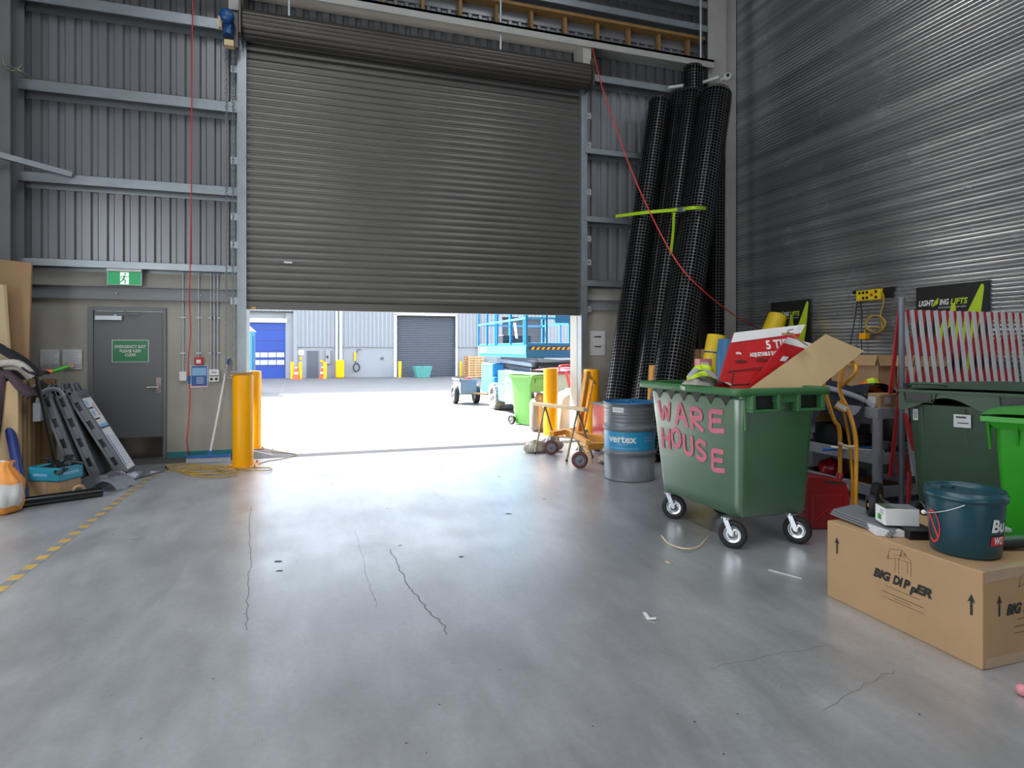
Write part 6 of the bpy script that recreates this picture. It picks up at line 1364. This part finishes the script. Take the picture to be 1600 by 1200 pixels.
b = MB(); seg(b, 619.5 - 4, 619.5, 0, zd + .05, 'white', -.14, 0); seg(b, 711.5, 714, 0, zd + .05, 'white', -.14, 0); seg(b, 615, 714, zd, zd + .12, 'white', -.14, 0); seg(b, 458.5, 465, 0, zd + .1, 'far_panel', -.13, .3); seg(b, 524.5, 527.5, 0, TOP, 'white', -.25, -.1); seg(b, 530.5, 534, 0, TOP, 'white', -.25, -.1); seg(b, 746, 748, 0, TOP, 'white', -.25, -.1); b.build('downpipes', t)
def far_shutter(u0, u1):
    b = MB(); pr = []; z = 0
    while z < zd: pr += [(FY + .12, z), (FY + .09, z + .05)]; z += .1
    b.add([(fx(u0), y, z) for y, z in pr] + [(fx(u1), y, z) for y, z in pr], [(i, i + 1, len(pr) + i + 1, len(pr) + i) for i in range(len(pr) - 1)], 'far_shutter'); b.build('roller_shutter', t)
far_shutter(619.5, 711.5); far_shutter(782, 850)
b = MB(); x0, x1 = fx(389) - 2.2, fx(446); b.box((x0, FY + .15, 0), (x1, FY + .2, 2.95), 'far_blue')
for z in (.62, 1.03, 1.05 + .42, 2.0, 2.6): b.box((x0, FY + .13, z), (x1, FY + .15, z + .04), 'blue_vinyl')
d_ = b.build('blue_rapid_door', t)
b = MB()
for z0 in (.62 + .08, 1.1):
    for k in range(5):
        xa = fx(433.5 - 13 * k); b.box((xa - .04, FY + .12, z0 + .02), (xa + .33, FY + .15, z0 + .27), 'far_pane')
b.build('window_panes', d_)
b = MB(); b.box((x0, FY + .0, 2.95), (fx(449), FY + .3, 3.18), 'white'); b.build('door_roll_box', t, bevel=.05)
b = MB(); seg(b, 446, 458.5, 0, 3.5, 'far_panel', .1, .3); b.build('door_reveal', t)
b = MB(); seg(b, 479, 498, 0, 1.48, 'frame_grey', -.06, -.02); seg(b, 480, 497, 0, 1.45, 'far_shutter', -.08, -.06); b.build('personnel_door', t)
b = MB(); seg(b, 466, 475, 1.25, 1.5, 'white', -.05, -.02); seg(b, 468, 472, .98, 1.12, 'yellow', -.05, -.02); seg(b, 500, 506, .84, .95, 'yellow', -.05, -.02); b.build('safety_signs', t)
b = MB(); seg(b, 509, 516, .75, 1.5, 'far_panel', -.2, -.02); seg(b, 510, 513, 1.05, 1.2, 'ink', -.21, -.2); b.build('meter_box', t, bevel=.02)
b = MB(); p = WY(557, 575, FY - .1); ring = [(p.x + .16 * math.cos(2 * PI * k / 20), FY - .1, .55 + .22 * math.sin(2 * PI * k / 20)) for k in range(20)]; b.tube(ring, .03, 'black', 6, True); b.tube([(p.x - .05, FY - .1, .75), (p.x - .05, FY - .1, 1.3), (p.x + .1, FY - .1, 1.55), (p.x + .25, FY - .1, 1.5)], .02, 'black', 6); b.box((p.x - .12, FY - .12, .9), (p.x - .02, FY - .06, 1.4), 'yellow'); b.build('hose_hanger', t)
b = MB(); b.cyl((fx(597), FY - .06, 1.04), (fx(597), FY - .02, 1.04), .09, 'far_shutter', 14); b.build('vent', t)
bo2 = None
for i, (u0, u1, lb) in enumerate(((456, 460, 'far yellow bollard at the right edge of the blue door'), (468, 472.5, 'far yellow bollard between a cone and the grey door'), (505.5, 509.5, 'far yellow bollard hiding the second cone'), (619, 623.5, 'far yellow bollard at the left of the grey shutter'), (712.5, 716.5, 'far yellow bollard beside the pallet stack'))):
    xa = (fx(u0) + fx(u1)) / 2
    if bo2 is None: b = MB(); b.lathe([(.09, 0), (.09, .86), (.07, .88), (0, .88)], 'yellow', T(xa, FY - 1.0, 0), 16); bo2 = b.build('bollard'); o = bo2
    else: o = bo2.copy(); C.objects.link(o); o.location = (xa, FY - 1.0, 0)
    tag(o, lb, 'bollard', 'yellow bollards across the yard')
b = MB(); b.box((fx(524), FY - .9, 0.0), (fx(537), FY - .4, .97), 'yellow'); tag(b.build('pipe_guard', bevel=.08), 'wide yellow guard round the far downpipes', 'guard')
cn = thing('traffic_cone', (fx(464), FY - 1.1, 0), 'orange cone between two far bollards by the blue door', 'cone', group='traffic cones across the yard')
b = MB(); b.lathe([(.14, .03), (.105, .25)], 'cone', None, 16); b.lathe([(.105, .25), (.09, .35)], 'white', None, 16); b.lathe([(.09, .35), (.055, .56)], 'cone', None, 16); b.lathe([(.055, .56), (.045, .63)], 'white', None, 16); b.lathe([(.045, .63), (.02, .75), (0, .75)], 'cone', None, 16); b.build('cone_body', cn, world=False)
b = MB(); b.box((-.2, -.2, 0), (.2, .2, .03), 'cone'); b.build('base', cn, world=False)
dup(cn, (fx(503.5), FY - .8, 0), 0, 'orange cone half hidden right of the far grey door')
# pallets
px0, px1 = fx(717), fx(740)
for k in range(9):
    b = MB(); z = .13 * k
    for j in range(3): b.box((px0, FY - 2.3 + .45 * j, z + .02), (px1, FY - 2.2 + .45 * j, z + .1), 'pallet')
    for j in range(5): b.box((px0 + (px1 - px0) * j / 5, FY - 2.3, z + .1), (px0 + (px1 - px0) * (j / 5 + .13), FY - 1.3, z + .118), 'pallet')
    for j in range(3): b.box((px0 + (px1 - px0) * j / 2.3, FY - 2.3, z), (px0 + (px1 - px0) * (j / 2.3 + .13), FY - 1.3, z + .02), 'pallet')
    tag(b.build('pallet'), ('lowest', 'second lowest', 'third lowest', 'fourth from the bottom', 'middle', 'fourth from the top', 'third from the top', 'second from the top', 'topmost')[k] + ' wooden pallet in the stack across the yard', 'pallet', 'stacked wooden pallets')
b = MB(); b.box((fx(741), FY - 2.1, 0), (fx(748), FY - 1.4, 1.0), 'grey_plastic'); tag(b.build('grey_crate'), 'grey crate standing right of the pallet stack', 'crate')
b = MB(); b.hexa([(fx(644), FY - 1.9, .0), (fx(662), FY - 1.9, 0), (fx(662), FY - 1.0, 0), (fx(644), FY - 1.0, 0)], [(fx(640), FY - 2.0, .62), (fx(666), FY - 2.0, .62), (fx(666), FY - .9, .62), (fx(640), FY - .9, .62)], 'skip_green'); tag(b.build('low_skip', bevel=.02), 'low green tub in front of the far grey shutter', 'skip')
# shed roofs of the yard either side, out of view, left out on purpose
